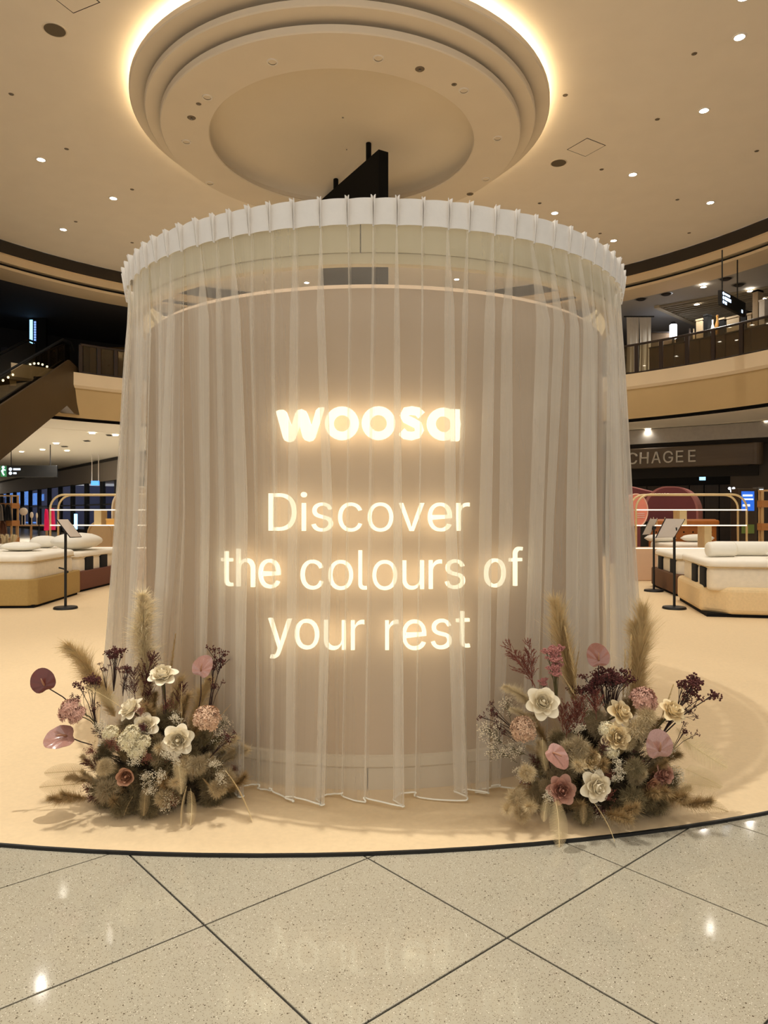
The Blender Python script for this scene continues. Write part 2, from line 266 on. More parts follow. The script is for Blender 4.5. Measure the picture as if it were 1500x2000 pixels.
struct(MB().lathe([(15.2,zH(8.10)),(26,zH(8.1))],60,A,92,230).build('ceiling_upper_left',M_outceilL))
# balcony slab, its fascia, the lower ceiling and the outer walls
slab=struct(MB().lathe([(14.8,zH(5.2)),(26,zH(5.2))],100,A,*RNG).build('floor_upper',M_brownwall))
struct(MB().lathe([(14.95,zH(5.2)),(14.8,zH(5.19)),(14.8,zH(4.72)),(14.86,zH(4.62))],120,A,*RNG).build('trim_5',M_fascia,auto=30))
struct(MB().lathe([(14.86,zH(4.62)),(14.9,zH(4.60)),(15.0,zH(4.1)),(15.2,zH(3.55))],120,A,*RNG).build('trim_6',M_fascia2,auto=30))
struct(MB().lathe([(15.2,zH(3.56)),(15.5,zH(3.55)),(15.5,zH(3.42))],120,A,*RNG).build('trim_7',M_groove))
struct(MB().lathe([(15.3,zH(3.44)),(15.5,zH(3.42)),(17.9,zH(3.40)),(17.92,zH(3.44)),(17.98,zH(3.44)),(18,zH(3.40)),(30,zH(3.38))],120,A,*RNG).build('ceiling_lower',M_gceil))
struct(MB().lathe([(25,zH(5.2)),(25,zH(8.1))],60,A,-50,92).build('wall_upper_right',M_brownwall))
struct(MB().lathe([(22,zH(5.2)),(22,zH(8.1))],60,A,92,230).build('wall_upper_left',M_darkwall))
struct(MB().lathe([(27,0),(27,zH(3.4))],60,A,-50,98).build('wall_right',M_darkwall))
struct(MB().lathe([(22,0),(22,zH(3.4))],20,A,98,113).build('wall_back',M_darkwall))

# ---------------------------------------------------------------- downlights
dl_me=MB().lathe([(.075,-.012),(.10,-.014),(.105,0),(.075,.0)],24).mesh('trim_ring',M_white)
dl_lens=MB().lathe([(.001,-.004),(.078,-.008)],24).mesh('lens',M_lamp)
dl_off=MB().lathe([(.001,.03),(.05,.028),(.075,-.004)],24).mesh('lens',M_lampoff)
def downlight(p,label,lit=True,power=0,group=None,sc=1,cone=130,col=WARM):
    t=thing('downlight',label,'ceiling light',p,group=group); t.scale=(sc,)*3
    obj('trim_ring',dl_me,t); obj('lens',dl_lens if lit else dl_off,t)
    if power:
        l=bpy.data.lights.new('downlight_beam','SPOT'); l.energy=power; l.color=col; l.spot_size=R_(cone); l.spot_blend=1.0; l.shadow_soft_size=.045
        o=bpy.data.objects.new('downlight_beam',l); C.objects.link(o); o.parent=t; o.location=(0,0,-.03)
    return t
LBL={(8.1,-18.9):'lit recessed downlight nearest the top right corner, with a bright flare',
 (8.1,-1):'lit recessed downlight below the top right one, well above the square hatch',
 (8.1,21):'lit recessed downlight just right of the dark round ceiling speaker',
 (8.1,41.5):'lit recessed downlight just above the right shoulder of the curtain header',
 (11.4,24):'lit recessed downlight close to the right edge of the ceiling above the dark grille band',
 (11.4,41.5):'lit recessed downlight just right of the curtain header, above the dark grille band',
 (8.1,165):'lit recessed downlight on the left, topmost of the left three',
 (8.1,147.5):'lit recessed downlight on the left, closest to the ring of ceiling discs',
 (8.1,129):'lit recessed downlight peeking out just over the left curtain header',
 (11.4,144.5):'lit recessed downlight on the left, lowest and nearest the dark ceiling edge',
 (12.1,72):'lit recessed downlight seen through the sheer curtain right of the black panel',
 (12.1,100):'lit recessed downlight seen through the sheer curtain left of the black panel'}
INN=[-18.9,-1,21,41.5,63,85,107,129,147.5,165,186,207,228,249,270,291,312,333]
OUT=[24,41.5,56,117,130,144.5,162,179,197,214,231,248,265,282,299,316,333,350,7]
for rr,angs in ((8.1,INN),(11.4,OUT),(12.1,[72,100])):
    for a in angs:
        lb=LBL.get((rr,a))
        p=(A[0]+rr*math.cos(R_(a)),A[1]+rr*math.sin(R_(a)),zH(9))
        pass
        downlight(p,lb or 'round recessed downlight of the ceiling rings above and behind the viewer',True,SPOT_W,'downlights of the atrium ceiling rings',sc=1.25)
for a in (270,):
    downlight((A[0]+11.4*math.cos(R_(a)),A[1]+11.4*math.sin(R_(a)),zH(9)),'round recessed downlight in the ceiling straight over the curtained pavilion',True,2300,None,sc=1.25,cone=62)
k=0
offl=['unlit recessed downlight of the lowest disc, first on the top left of the dish','unlit recessed downlight of the lowest disc, top middle right of the dish','unlit recessed downlight of the lowest disc, upper right of the dish','unlit recessed downlight of the lowest disc, upper left of the dish','unlit recessed downlight of the lowest disc, level with the dish on its left','unlit recessed downlight of the lowest disc, lower left of the dish','unlit recessed downlight of the lowest disc, level with the dish on its right','unlit recessed downlight of the lowest disc, lower right of the dish']
for (px,py),lb in zip(((532,121),(739,114),(906,177),(405,190),(364,277),(410,358),(972,270),(949,350)),offl):
    downlight(onH(px,py,8.2),lb,False,0,'unlit downlights around the ceiling dish',1.0)
vent_me=MB().lathe([(.001,-.004),(.05,-.006),(.075,-.012),(.09,0)],20).mesh('vent_cover',mat('vent_grey',(120,106,86),.6))
vent_c=MB().cyl((0,0,-.03),(0,0,0),.02,n=8).mesh('nozzle',M_steel)
def small(px,py,H,lb,name='air_vent',sc=1.0):
    p=onH(px,py,H); t=thing(name,lb,'vent' if name=='air_vent' else 'sprinkler',p,group='small fittings of the atrium ceiling'); t.scale=(sc,)*3
    obj('cover',vent_me,t); obj('nozzle',vent_c,t)
small(820,135,8.2,'small dark round vent in the lowest disc right of the top middle downlight')
small(374,230,8.2,'small dark round vent in the lowest disc left of the dish'); small(918,379,8.2,'small dark round vent in the lowest disc, at the lower right by the curtain')
small(677,291,8.87,'small round sprinkler in the middle of the ceiling dish','sprinkler',.8); small(388,203,8.2,'tiny sprinkler in the lowest disc beside the upper left downlight','sprinkler',.6)
small(887,165,8.2,'tiny sprinkler in the lowest disc beside the upper right downlight','sprinkler',.6)
for (px,py),lb in zip(((130,291),(258,370),(148,433),(258,474),(22,184),(1356,105),(1284,233),(1175,331),(1323,390),(1346,455),(1478,295),(1104,186),(1172,456),(1054,397)),
  ('beside the topmost left downlight','above the left downlight nearest the discs','above the lowest left downlight','low on the left by the curtain header','alone at the far left','left of the top right downlight','left of the second right downlight','between hatch and third right downlight','left of the far right downlight','low right by the dark grille band','at the right picture edge','beside the glowing edge of the discs','by the right curtain shoulder','just above the curtain shoulder on the right')):
    small(px,py,9,'tiny ceiling sprinkler '+lb,'sprinkler',.62)
for px,py,lb in ((107,58,'dark round ceiling speaker near the top left corner'),(1091,318,'dark round ceiling speaker below the right square hatch')):
    t=thing('ceiling_speaker',lb,'speaker',onH(px,py,9),group='round ceiling speakers')
    MB().lathe([(.19,-.01),(.21,-.012),(.22,0)],28).build('rim',M_plaster2,t); MB().lathe([(.001,-.006),(.19,-.012)],28).build('speaker_grille',mat('speaker_grey',(104,92,74),.7,var=.2,scale=200),t)

# corridor under the balcony, over and behind the viewer
struct(MB().box(-9,9,-3.5,1.3,5.0,5.3).build('ceiling_corridor',M_gceil))
for x in (-4.2,-1.4,1.4,4.2): downlight((x,.2,5.0),'round recessed downlight in the corridor ceiling over the viewer',True,70,'downlights of the corridor over the viewer')

# ---------------------------------------------------------------- black hanging panel above the pavilion
pn=thing('hanging_screen','tall black panel hung from the ceiling dish on two rods behind the pavilion','screen')
a=W(749,295,16.63); a.z=0; b_=Vector((-1.60,19.35,0)); dr=(b_-a).normalized(); nr=Vector((-dr.y,dr.x,0))
poly=[a+nr*.13,a-nr*.13,b_-nr*.13,b_+nr*.13]
MB().prism([(p.x,p.y) for p in poly],'z',zH(4.6),zH(8.38)).build('panel',M_blackmatte,pn)
for px,py,top in ((720,330,8.9),(656,372,8.84)):
    m=(px-750)/F; t=(m*a.y-a.x)/(dr.x-m*dr.y); q=a+dr*t
    MB().cyl((q.x,q.y,zH(8.36)),(q.x,q.y,zH(top)),.065).build('rod',M_blackmatte,pn)

# ---------------------------------------------------------------- stage
SZ=.014
st=thing('stage_platform','low round stage with beige carpet and black edge trim on the terrazzo floor','stage')
out=[(SC[0]+SR*math.sin(R_(a)),SC[1]-SR*math.cos(R_(a))) for a in range(-72,73,2)]
pts=[(-11.1,13.5)]+[p for p in out]+[(11,13.5),(12,25),(-11.1,25)]
MB().prism(pts,'z',.0,.014).build('carpet',M_carpet,st)
m=MB(); rows=[]
for x,y in out[:-8][0:]+out[-8:]:
    v=Vector((x-SC[0],y-SC[1])).normalized(); 
    rows.append([(x,y,.0),(x+v.x*.007,y+v.y*.007,.0),(x+v.x*.007,y+v.y*.007,.0145),(x-v.x*.004,y-v.y*.004,.0158),(x-v.x*.004,y-v.y*.004,.01)])
m.rows(rows,True,True); m.build('edge_trim',M_black,st)

# ---------------------------------------------------------------- drum wall and its pelmet
PC=(-.07,5.74); DR=1.74
def cylp(th,r,z): return (PC[0]+r*math.sin(th),PC[1]-r*math.cos(th),z)
def ang(px,r):
    x,y=circ(px,r,PC,False); return math.atan2(x-PC[0],PC[1]-y)
M_drum=mat('drum_fabric',(188,164,136),.9,var=.05,scale=1.2,bump=.15,bscale=700,spec=.1)
M_plinth=mat('drum_plinth',(206,192,168),.7,var=.02)
dm=thing('display_drum','round pavilion drum clad in rosy beige fabric behind the sheer curtain','display wall',(PC[0],PC[1],0))
def L0(o): o.location=(-PC[0],-PC[1],0); return o
L0(MB().lathe([(DR,.2),(DR,2.81),(DR-.03,2.84),(.02,2.84)],128,PC).build('wall_panel',M_drum,dm,auto=30))
L0(MB().lathe([(DR+.012,.135),(DR+.022,.145),(DR+.022,.20),(DR,.205)],128,PC).build('plinth_cap',M_plinth,dm,auto=30))
gap=.002
sa=ang(718,DR)
for k in range(10):
    a0=sa+k*2*PI/10+gap; a1=sa+(k+1)*2*PI/10-gap; rows=[]
    for j in range(13):
        t=a0+(a1-a0)*j/12; rows.append([cylp(t,DR-.05,SZ),cylp(t,DR+.012,SZ),cylp(t,DR+.012,.134),cylp(t,DR-.05,.134)])
    L0(MB().rows(rows,True,True).build('plinth_panel',M_plinth,dm,auto=30))
pl=thing('curtain_pelmet','round beige pelmet ring inside the curtain top above the drum','pelmet',(PC[0],PC[1],0))
M_pel=mat('pelmet_board',(200,186,150),.7,var=.02)
for k in range(6):
    a0=ang(704,1.82)+k*PI/3+gap; a1=a0+PI/3-2*gap; rows=[]
    for j in range(21):
        t=a0+(a1-a0)*j/20; rows.append([cylp(t,1.79,2.98),cylp(t,1.825,2.98),cylp(t,1.825,3.20),cylp(t,1.79,3.20)])
    L0(MB().rows(rows,True,True).build('pelmet_panel',M_pel,pl,auto=30))
L0(MB().lathe([(1.76,2.92),(1.815,2.92),(1.815,2.978),(1.76,2.978)],128,PC,closed_prof=True).build('pelmet_lip',M_pel,pl,auto=30))
for a in (60,140,220,300):
    MB().cyl((1.70*math.sin(R_(a)),-1.70*math.cos(R_(a)),2.84),(1.78*math.sin(R_(a)),-1.78*math.cos(R_(a)),2.95),.015).build('bracket',M_pel,pl)

# ---------------------------------------------------------------- illuminated lettering
M_face=mat('letter_face',(255,248,222),.6,emit=(255,246,212),es=1.05)
M_halo=mat('letter_halo',(255,240,205),.6,emit=(255,241,212),es=4.2)
LOFF=0.0; LR=1.815; d0=PC[1]-LR
def zpx(py): return EYE-(py-1000)/F*d0
def area(l): return sum(l[i][0]*l[(i+1)%len(l)][1]-l[(i+1)%len(l)][0]*l[i][1] for i in range(len(l)))/2
def curve_mesh(name,loops,off=0.0,ext=.009):
    # overlapping contours of the same winding are filled one by one, counters stay with their outline
    s0=max((area(l) for l in loops),key=abs); sets=[[l] for l in loops if area(l)*s0>0]
    for l in loops:
        if area(l)*s0<=0: max(sets,key=lambda q:abs(area(q[0]))).append(l)
    if len(sets)==1: return curve_mesh1(name,loops,off,ext)
    bm=bmesh.new()
    for k in sets:
        m1=curve_mesh1(name,k,off,ext); bm.from_mesh(m1); bpy.data.meshes.remove(m1)
    me=bpy.data.meshes.new(name); bm.to_mesh(me); bm.free(); return me
def curve_mesh1(name,loops,off=0.0,ext=.009):
    c=bpy.data.curves.new(name,'CURVE'); c.dimensions='2D'; c.fill_mode='BOTH'; c.extrude=ext; c.offset=off
    for l in loops:
        s=c.splines.new('POLY'); s.points.add(len(l)-1); s.use_cyclic_u=True
        for p,q in zip(s.points,l): p.co=(q[0],q[1],0,1)
    o=bpy.data.objects.new(name,c); C.objects.link(o); bpy.context.view_layer.update()
    me=bpy.data.meshes.new_from_object(o.evaluated_get(bpy.context.evaluated_depsgraph_get()))
    bpy.data.objects.remove(o); bpy.data.curves.remove(c); me.name=name; return me
def wrap_letter(loops,parent,name):
    # loops in (arc length from front, z); bent onto the drum
    me=curve_mesh(name,loops,LOFF)
    me.materials.clear(); me.materials.append(M_face); me.materials.append(M_halo)
    fr=[]
    for p in me.polygons: fr.append(1 if p.center.z<-.008 else 0)
    me.polygons.foreach_set('material_index',fr)
    for v in me.vertices:
        q=cylp(v.co.x/LR,LR+v.co.z,v.co.y); v.co=(q[0]-parent.location.x,q[1]-parent.location.y,q[2])
    me.flip_normals() if False else None
    me.update(); return obj(name,me,parent)
def line(text,x0,x1,ytop,ybase,unit,label,cat='sign'):
    t=thing('glowing_words',label,cat,cylp(0,DR,0),group='glowing lettering on the drum'); t.location.z=0
    adv=0; lay=[]
    for ch in text:
        if ch==' ': adv+=230; continue
        g=GLYPH[ch]; xs=[p[0] for l in g for p in l]; lay.append((g,adv-min(xs))); adv+=max(xs)-min(xs)+ (62 if ch not in 'vryf' else 40)
    w=adv-62; s0=ang(x0,LR)*LR; s1=ang(x1,LR)*LR; sx=(s1-s0)/w; sy=(zpx(ytop)-zpx(ybase))/unit; zb=zpx(ybase)
    for g,o in lay: wrap_letter([[(s0+(p[0]+o)*sx,zb+p[1]*sy) for p in l] for l in g],t,'letter')
LOFF=-.0019
line('Discover',525,914,962,1038,509,'glowing cream word Discover below the logo on the drum')
line('thecolours of'.replace('thec','the c'),433,1018,1074,1152,509,'glowing cream line reading the colours of on the drum')
line('yourrest'.replace('rr','r r'),524,918,1211,1270,379,'glowing cream line reading your rest, lowest on the drum')
LOFF=0.0
lg=thing('glowing_words','bold glowing cream logo reading woosa, topmost on the drum','sign',cylp(0,DR,0),group='glowing lettering on the drum'); lg.location.z=0
def LP(cx,cy): return (ang(400+cx/2.2727,LR)*LR, zpx(740+cy/2.2727))
def ring(cx,cy,r0,r1,n=28):
    return [[LP(cx+r1*math.cos(2*PI*k/n),cy-r1*math.sin(2*PI*k/n)) for k in range(n)],[LP(cx+r0*math.cos(2*PI*k/n),cy-r0*math.sin(2*PI*k/n)) for k in range(n)][::-1]]
def stroke(path,wd):
    L=[];Rr=[]
    for i,p in enumerate(path):
        a=Vector(path[max(i-1,0)]); b=Vector(path[min(i+1,len(path)-1)]); n=(b-a).normalized(); n=Vector((-n.y,n.x))
        L.append(Vector(p)+n*wd/2); Rr.append(Vector(p)-n*wd/2)
    return [[LP(*q) for q in L+Rr[::-1]]]
wrap_letter([[LP(*p) for p in ((318,136),(332,130),(350,130),(362,140),(387,208),(402,150),(414,134),(432,130),(448,138),(456,152),(474,208),(494,138),(506,126),(530,124),(528,136),(490,258),(480,272),(462,276),(446,270),(436,256),(422,200),(402,258),(392,272),(374,277),(358,270),(350,258))]],lg,'letter')
wrap_letter(ring(609,197,37,75),lg,'letter'); wrap_letter(ring(771,197,37,75),lg,'letter')
sp=[(962,160),(945,143),(918,139),(893,143),(884,160),(894,178),(920,190),(946,204),(953,226),(943,246),(918,253),(890,249),(872,232)]
wrap_letter(stroke(sp,38),lg,'letter')
wrap_letter(ring(1060,197,36,74),lg,'letter'); wrap_letter([[LP(*p) for p in ((1092,128),(1130,128),(1130,264),(1124,272),(1092,272))]],lg,'letter')

# ---------------------------------------------------------------- sheer curtain
def sheer():
    m=bpy.data.materials.new('sheer_voile'); m.use_nodes=True; MATS['sheer']=m; N,L=nodes(m); N.clear()
    o=N.new('ShaderNodeOutputMaterial'); t=N.new('ShaderNodeBsdfTransparent')
    df=N.new('ShaderNodeBsdfDiffuse'); tr=N.new('ShaderNodeBsdfTranslucent'); tc=N.new('ShaderNodeTexCoord')
    mp=N.new('ShaderNodeMapping'); mp.inputs['Scale'].default_value=(60,60,2.0); L.new(tc.outputs['Object'],mp.inputs[0])
    n=N.new('ShaderNodeTexNoise'); n.inputs['Scale'].default_value=2; L.new(mp.outputs[0],n.inputs['Vector'])
    col=N.new('ShaderNodeMix'); col.data_type='RGBA'; col.inputs[6].default_value=lin((244,238,226)); col.inputs[7].default_value=lin((250,244,232)); L.new(n.outputs['Fac'],col.inputs[0])
    L.new(col.outputs[2],df.inputs[0]); L.new(col.outputs[2],tr.inputs[0])
    mm=N.new('ShaderNodeMixShader'); mm.inputs[0].default_value=.45; L.new(df.outputs[0],mm.inputs[1]); L.new(tr.outputs[0],mm.inputs[2])
    g=N.new('ShaderNodeNewGeometry'); d=N.new('ShaderNodeVectorMath'); d.operation='DOT_PRODUCT'; L.new(g.outputs['True Normal'],d.inputs[0]); L.new(g.outputs['Incoming'],d.inputs[1])
    ab=N.new('ShaderNodeMath'); ab.operation='ABSOLUTE'; L.new(d.outputs['Value'],ab.inputs[0])
    mxx=N.new('ShaderNodeMath'); mxx.operation='MAXIMUM'; mxx.inputs[1].default_value=.08; L.new(ab.outputs[0],mxx.inputs[0])
    iv=N.new('ShaderNodeMath'); iv.operation='DIVIDE'; iv.inputs[0].default_value=1; L.new(mxx.outputs[0],iv.inputs[1])
    pw=N.new('ShaderNodeMath'); pw.operation='POWER'; pw.inputs[0].default_value=OPEN; L.new(iv.outputs[0],pw.inputs[1])
    x=N.new('ShaderNodeMixShader'); L.new(pw.outputs[0],x.inputs[0]); L.new(mm.outputs[0],x.inputs[1]); L.new(t.outputs[0],x.inputs[2]); L.new(x.outputs[0],o.inputs[0])
    return m
OPEN=.76     # open area of the weave seen square on
M_sheer=sheer()
M_header=mat('header_tape',(238,232,224),.85,var=.02,scale=20,bump=.1,bscale=40)
rnd=random.Random(3)
TOPZ=3.25; HB=3.11
# fold: header pleat px, then centre and width in px at the heights of rows 600, 1000, 1550
FR=[(388,395,393,385,24,24,22),(420,424,424,424,13,13,12),(452,459,469,469,22,34,28),(489,487,488,490,8,5,5),(529,531,530,520,8,7,6),(575,575,571,569,17,20,18),
 (626,626,640,626,17,22,24),(679,682,676,664,4,3,3),(729,728,722,712,6,5,4),(775,775,777,778,10,15,18),(825,826,822,815,4,3,3),
 (875,878,881,900,18,17,17),(915,911,906,916,11,8,11),(965,958,952,944,18,19,16),(1004,994,996,978,20,27,17),(1041,1063,1053,1034,24,18,15),(1078,1096,1085,1070,20,15,14)]
KZ=np.array([3.11,2.67,1.56,.03])
folds=[]
for t,a,b,c,w0,w1,w2 in FR:
    rs=(1.868,1.875,1.92,1.95)
    cen=[ang(p,r) for p,r in zip((t,a,b,c),rs)]
    wd=[.0022]+[(ang(p+w/2,r)-ang(p-w/2,r))/2 for p,w,r in zip((a,b,c),(w0,w1,w2),rs[1:])]
    folds.append((cen,wd))
left0=folds[0][0]; right0=folds[-1][0]
n_side=int(round((2*PI-(right0[0]-left0[0]))/.0745))
for k in range(1,n_side):
    u=k/n_side; cen=[]
    for q in range(4):
        span=2*PI-(right0[q]-left0[q]); cen.append(right0[q]+span*u+(rnd.uniform(-.010,.010) if q else 0))
    ww=rnd.choice([.012,.017,.021,.025,.028])
    folds.append((cen,[.0022,ww*rnd.uniform(.7,1),ww,ww*rnd.uniform(.7,1.1)]))
NF=len(folds)
zs=np.concatenate([np.linspace(3.20,3.0,6),np.linspace(2.9,.5,22),np.linspace(.4,.035,8)]); NZ=len(zs)
def interp(vals,z): return np.interp(z,KZ[::-1],np.array(vals)[::-1])
NR=7
amp=[rnd.uniform(.65,1.25) for _ in range(NF)]; ph=[rnd.uniform(0,6) for _ in range(NF)]; bow=[rnd.uniform(-.010,.010) for _ in range(NF)]
cols=[]  # each: (theta array, radius array)
Cn=np.array([interp(f[0],zs) for f in folds]); Hw=np.array([interp(f[1],zs) for f in folds])
for k in range(NF-1):   # keep neighbours apart
    gapk=(Cn[k+1]-Hw[k+1])-(Cn[k]+Hw[k]); bad=np.minimum(gapk-.004,0); Hw[k]+=bad/2; Hw[k+1]+=bad/2
Hw=np.maximum(Hw,.0015)
Rb=np.interp(zs,[0,1.5,2.9,3.25],[1.865,1.862,1.852,1.855])
Am=np.interp(zs,[0,.6,1.5,2.6,3.1,3.25],[.165,.140,.088,.040,.012,.008])
MAJ=[k for k in range(NF) if (FR[k][1] in (395,459,626,775,878,958,1063) if k<len(FR) else k%3==0)]
majw={k:(max(amp[k],.9)*1.22 if k>=len(FR) else {395:.55,459:.9,626:1.05,775:1.0,878:.85,958:.7,1063:.7}[FR[k][1]]) for k in MAJ}
def env(th,zi):            # slow swing of the cloth: rises towards each main fold, then drops back behind it
    out=np.zeros_like(th)
    for z in range(NZ):
        edges=np.array([Cn[m][z]+Hw[m][z] for m in MAJ]); t=th[z]
        while t<edges[-1]-2*PI: t+=2*PI
        while t>edges[-1]+1e-9: t-=2*PI
        i=int(np.searchsorted(edges,t-1e-9)); hi=edges[i%len(MAJ)]; lo=edges[i-1]-(2*PI if i==0 else 0)
        u=np.clip((t-lo)/(hi-lo),0,1); e=(u*u*(3-2*u))*.6+u*.4
        out[z]=e*Am[z]*majw[MAJ[i%len(MAJ)]]
    return out
for k in range(NF):
    aL=Cn[k]-Hw[k]; aR=Cn[k]+Hw[k]; maj=k in MAJ
    pk=(k-1)%NF; pR=Cn[pk]+Hw[pk]-(2*PI if k==0 else 0)
    for j in range(NR):
        u=(j+.5)/NR; th=pR+(aR-pR)*u
        cols.append((th, Rb+env(th,0)+.004*np.sin(ph[k]+u*6+zs*1.3)*np.sin(PI*u)*np.clip((3.2-zs)*2,0,1)+bow[k]*.5*np.sin(PI*u)))
    ed=np.minimum(.004,Hw[k]*.4); eo=env(aR,0)
    ei=env(aR+.0002,0) if not maj else 0*eo
    lay=np.maximum(eo-ei,.016) if maj else .010+0*eo
    base=eo-lay if maj else eo
    f=lambda q: base+lay*q
    if not maj: f=lambda q: eo-.010+.010*q
    big=np.interp(zs,[0,.5,1.2],[.020,.008,.004]) if maj else .004
    ed=np.minimum(big,Hw[k]*.55)
    for q in range(6):                                       # rounded outer turn of the fold
        fi=PI*q/5; cols.append((aR-ed*(1-math.sin(fi)),Rb+f(.86+.14*math.cos(fi))))
    cols.append((Cn[k],Rb+f(.60)))
    for q in range(5):
        fi=PI*q/4; cols.append((aL+ed*.6*(1-math.sin(fi)),Rb+f(.33+.08*math.cos(fi))))
    cols.append((Cn[k],Rb+f(.12))); cols.append((aR-ed,Rb+f(0)))
NC=len(cols); TH=np.array([c[0] for c in cols]); RA=np.array([c[1] for c in cols])
X=PC[0]+RA*np.sin(TH); Y=PC[1]-RA*np.cos(TH); Z=np.repeat(zs[None,:],NC,0)
Z[:, -1]+= .012*np.sin(np.arange(NC)*.21)
fac=[]
for i in range(NC):
    k=(i+1)%NC
    for j in range(NZ-1): fac.append((i*NZ+j,i*NZ+j+1,k*NZ+j+1,k*NZ+j))
ct=thing('sheer_curtain','ivory sheer curtain with pinch pleats hanging round the pavilion','curtain',(PC[0],PC[1],0))
me=bpy.data.meshes.new('cloth'); me.from_pydata(np.stack([X-PC[0],Y-PC[1],Z],-1).reshape(-1,3).tolist(),[],fac); me.materials.append(M_sheer)
me.polygons.foreach_set('use_smooth',[True]*len(fac)); me.update(); obj('cloth',me,ct)
hem=[(X[i,-1]-PC[0],Y[i,-1]-PC[1],Z[i,-1]) for i in range(0,NC)]; hem.append(hem[0])
MB().tube(hem,.0048,5,caps=False).build('hem',mat('hem_thread',(246,240,226),.8),ct,smooth=True)
# stiff white header, one flat between each pair of pleats, and the pinched pleats themselves
pleats=sorted([f[0][0] for i,f in enumerate(folds) ]); NP=len(pleats)
for k in range(NP):
    a0=pleats[k]; a1=pleats[(k+1)%NP]+(2*PI if k==NP-1 else 0); rows=[]
    tw=rnd.uniform(.006,.016); dz=rnd.uniform(-.006,.006)
    for j in range(7):
        u=j/6; t=a0+(a1-a0)*u; r=1.872+tw*(u-.3)+.008*math.sin(PI*u); q=lambda rr,z:(rr*math.sin(t),-rr*math.cos(t),z)
        rows.append([q(r+.006,TOPZ+dz*u),q(r+.001,HB+.06),q(r,HB),q(r-.003,HB),q(r-.002,HB+.06),q(r+.003,TOPZ+dz*u)])
    MB().rows(rows,True,True).build('header_tape',M_header,ct,auto=40)
    r=1.872; pm=MB(); ws=rnd.uniform(.85,1.2)
    for s_ in (-1,1):                                       # two leaves of a pinched pleat, fanning open at the top
        rr=[]
        for z,h,o_ in ((HB-.012,.004,.010),(HB+.03,.006,.018),(HB+.08,.008,.026),(TOPZ+.008,.013*ws,.036*ws)):
            rr.append([(s_*.001,-(r-.002),z),(s_*h*.55,-(r+o_*.55),z),(s_*h,-(r+o_),z),(s_*(h-.003),-(r+o_+.002),z),(s_*h*.2,-(r+o_*.6),z)])
        pm.rows(rr,True,True)
    pm.build('pleat',M_header,ct,None,(0,0,a0),auto=40)

# ---------------------------------------------------------------- flowers: one of each kind, built along +Z from the origin
def rv(s=1): return Vector((random.uniform(-s,s),random.uniform(-s,s),random.uniform(-s,s)))
M_pampas=mat('pampas_cream',(242,214,174),.9,var=.15,scale=30); M_pampas2=mat('pampas_tan',(214,186,134),.9,var=.15,scale=30)
M_pampas3=mat('pampas_brown',(176,146,98),.9,var=.2,scale=30)
M_stem=mat('stem_olive',(92,84,50),.7,var=.2); M_stemdark=mat('stem_dark',(52,30,26),.7,var=.2)
M_dark=mat('burgundy_heads',(82,34,30),.85,var=.3,scale=60); M_rust=mat('rust_sprig',(128,70,56),.85,var=.25,scale=60)
M_rose=mat('rose_cream',(255,238,210),.55,var=.04,scale=12,spec=.3); M_roseY=mat('rose_yellow',(248,224,180),.55,var=.06,scale=12,spec=.3)
M_roseP=mat('rose_dusty_pink',(196,146,124),.6,var=.10,scale=14); M_peony=mat('peony_brown',(192,144,112),.6,var=.14,scale=14)
M_anD=mat('anthurium_maroon',(104,42,30),.32,var=.08,scale=10,coat=.25); M_anP=mat('anthurium_pink',(172,126,112),.16,var=.14,scale=14,coat=.9); M_anB=mat('anthurium_brown_pink',(154,102,86),.16,var=.12,scale=14,coat=.6)
M_spad=mat('spadix',(170,120,90),.5)
M_pinkfl=mat('pink_florets',(206,160,140),.85,var=.2,scale=50); M_peach=mat('peach_florets',(222,184,152),.85,var=.2,scale=50); M_rasp=mat('raspberry_florets',(192,130,122),.85,var=.25,scale=60)
M_creamfl=mat('cream_florets',(248,228,192),.8,var=.1,scale=50); M_whitefl=mat('white_florets',(226,212,184),.8,var=.08,scale=50)
M_fern=mat('fern_cream',(226,202,152),.75,var=.1,scale=20); M_fern2=mat('fern_tan',(188,160,112),.75,var=.12,scale=20)
M_puff=mat('puff_tan',(214,192,150),.95,var=.15,scale=40); M_puff2=mat('puff_grey',(174,154,118),.95,var=.18,scale=40); M_puff3=mat('puff_olive',(132,116,82),.95,var=.2,scale=40)
M_moss=mat('base_foliage',(70,58,40),.95,var=.3,scale=40)
def plume(L,rad,n,mt,lean=.15,tip=.25,name='plume',wd=.0035,seed=1,up=.75):
    random.seed(seed); mb=MB(); pth=[]; p=Vector((0,0,0)); d=Vector((0,0,1))
    for i in range(12): pth.append(p.copy()); d=(d+Vector((lean/11,0,-.01*lean))).normalized(); p=p+d*L/11
    mb.tube(pth[:10],[.003]*10,4)
    for i in range(n):
        t=random.random()**.85; k=min(int(t*11),10); f=t*11-k; q=pth[k].lerp(pth[min(k+1,11)],f); ax=(pth[min(k+1,11)]-pth[max(k-1,0)]).normalized()
        prof=math.sin(PI*(.10+.76*t))**.55
        a=random.uniform(0,2*PI); side=Vector((math.cos(a),math.sin(a),0))
        l=rad*(.45+.75*random.random())*prof*1.5*(.72+.42*math.sin(a*2+t*17)*math.sin(t*31+a))
        mb.blade(q,ax*up+side*random.uniform(.2,.85),l,wd,droop=tip*random.uniform(.3,1.2),seg=3)
    return mb.mesh(name,mt)
def stemmesh(L,r=.0028,mt=None,bend=.03):
    return MB().tube([(bend*math.sin(PI*k/4),0,-L*k/4) for k in range(5)],r,5).mesh('stem',mt or M_stem)
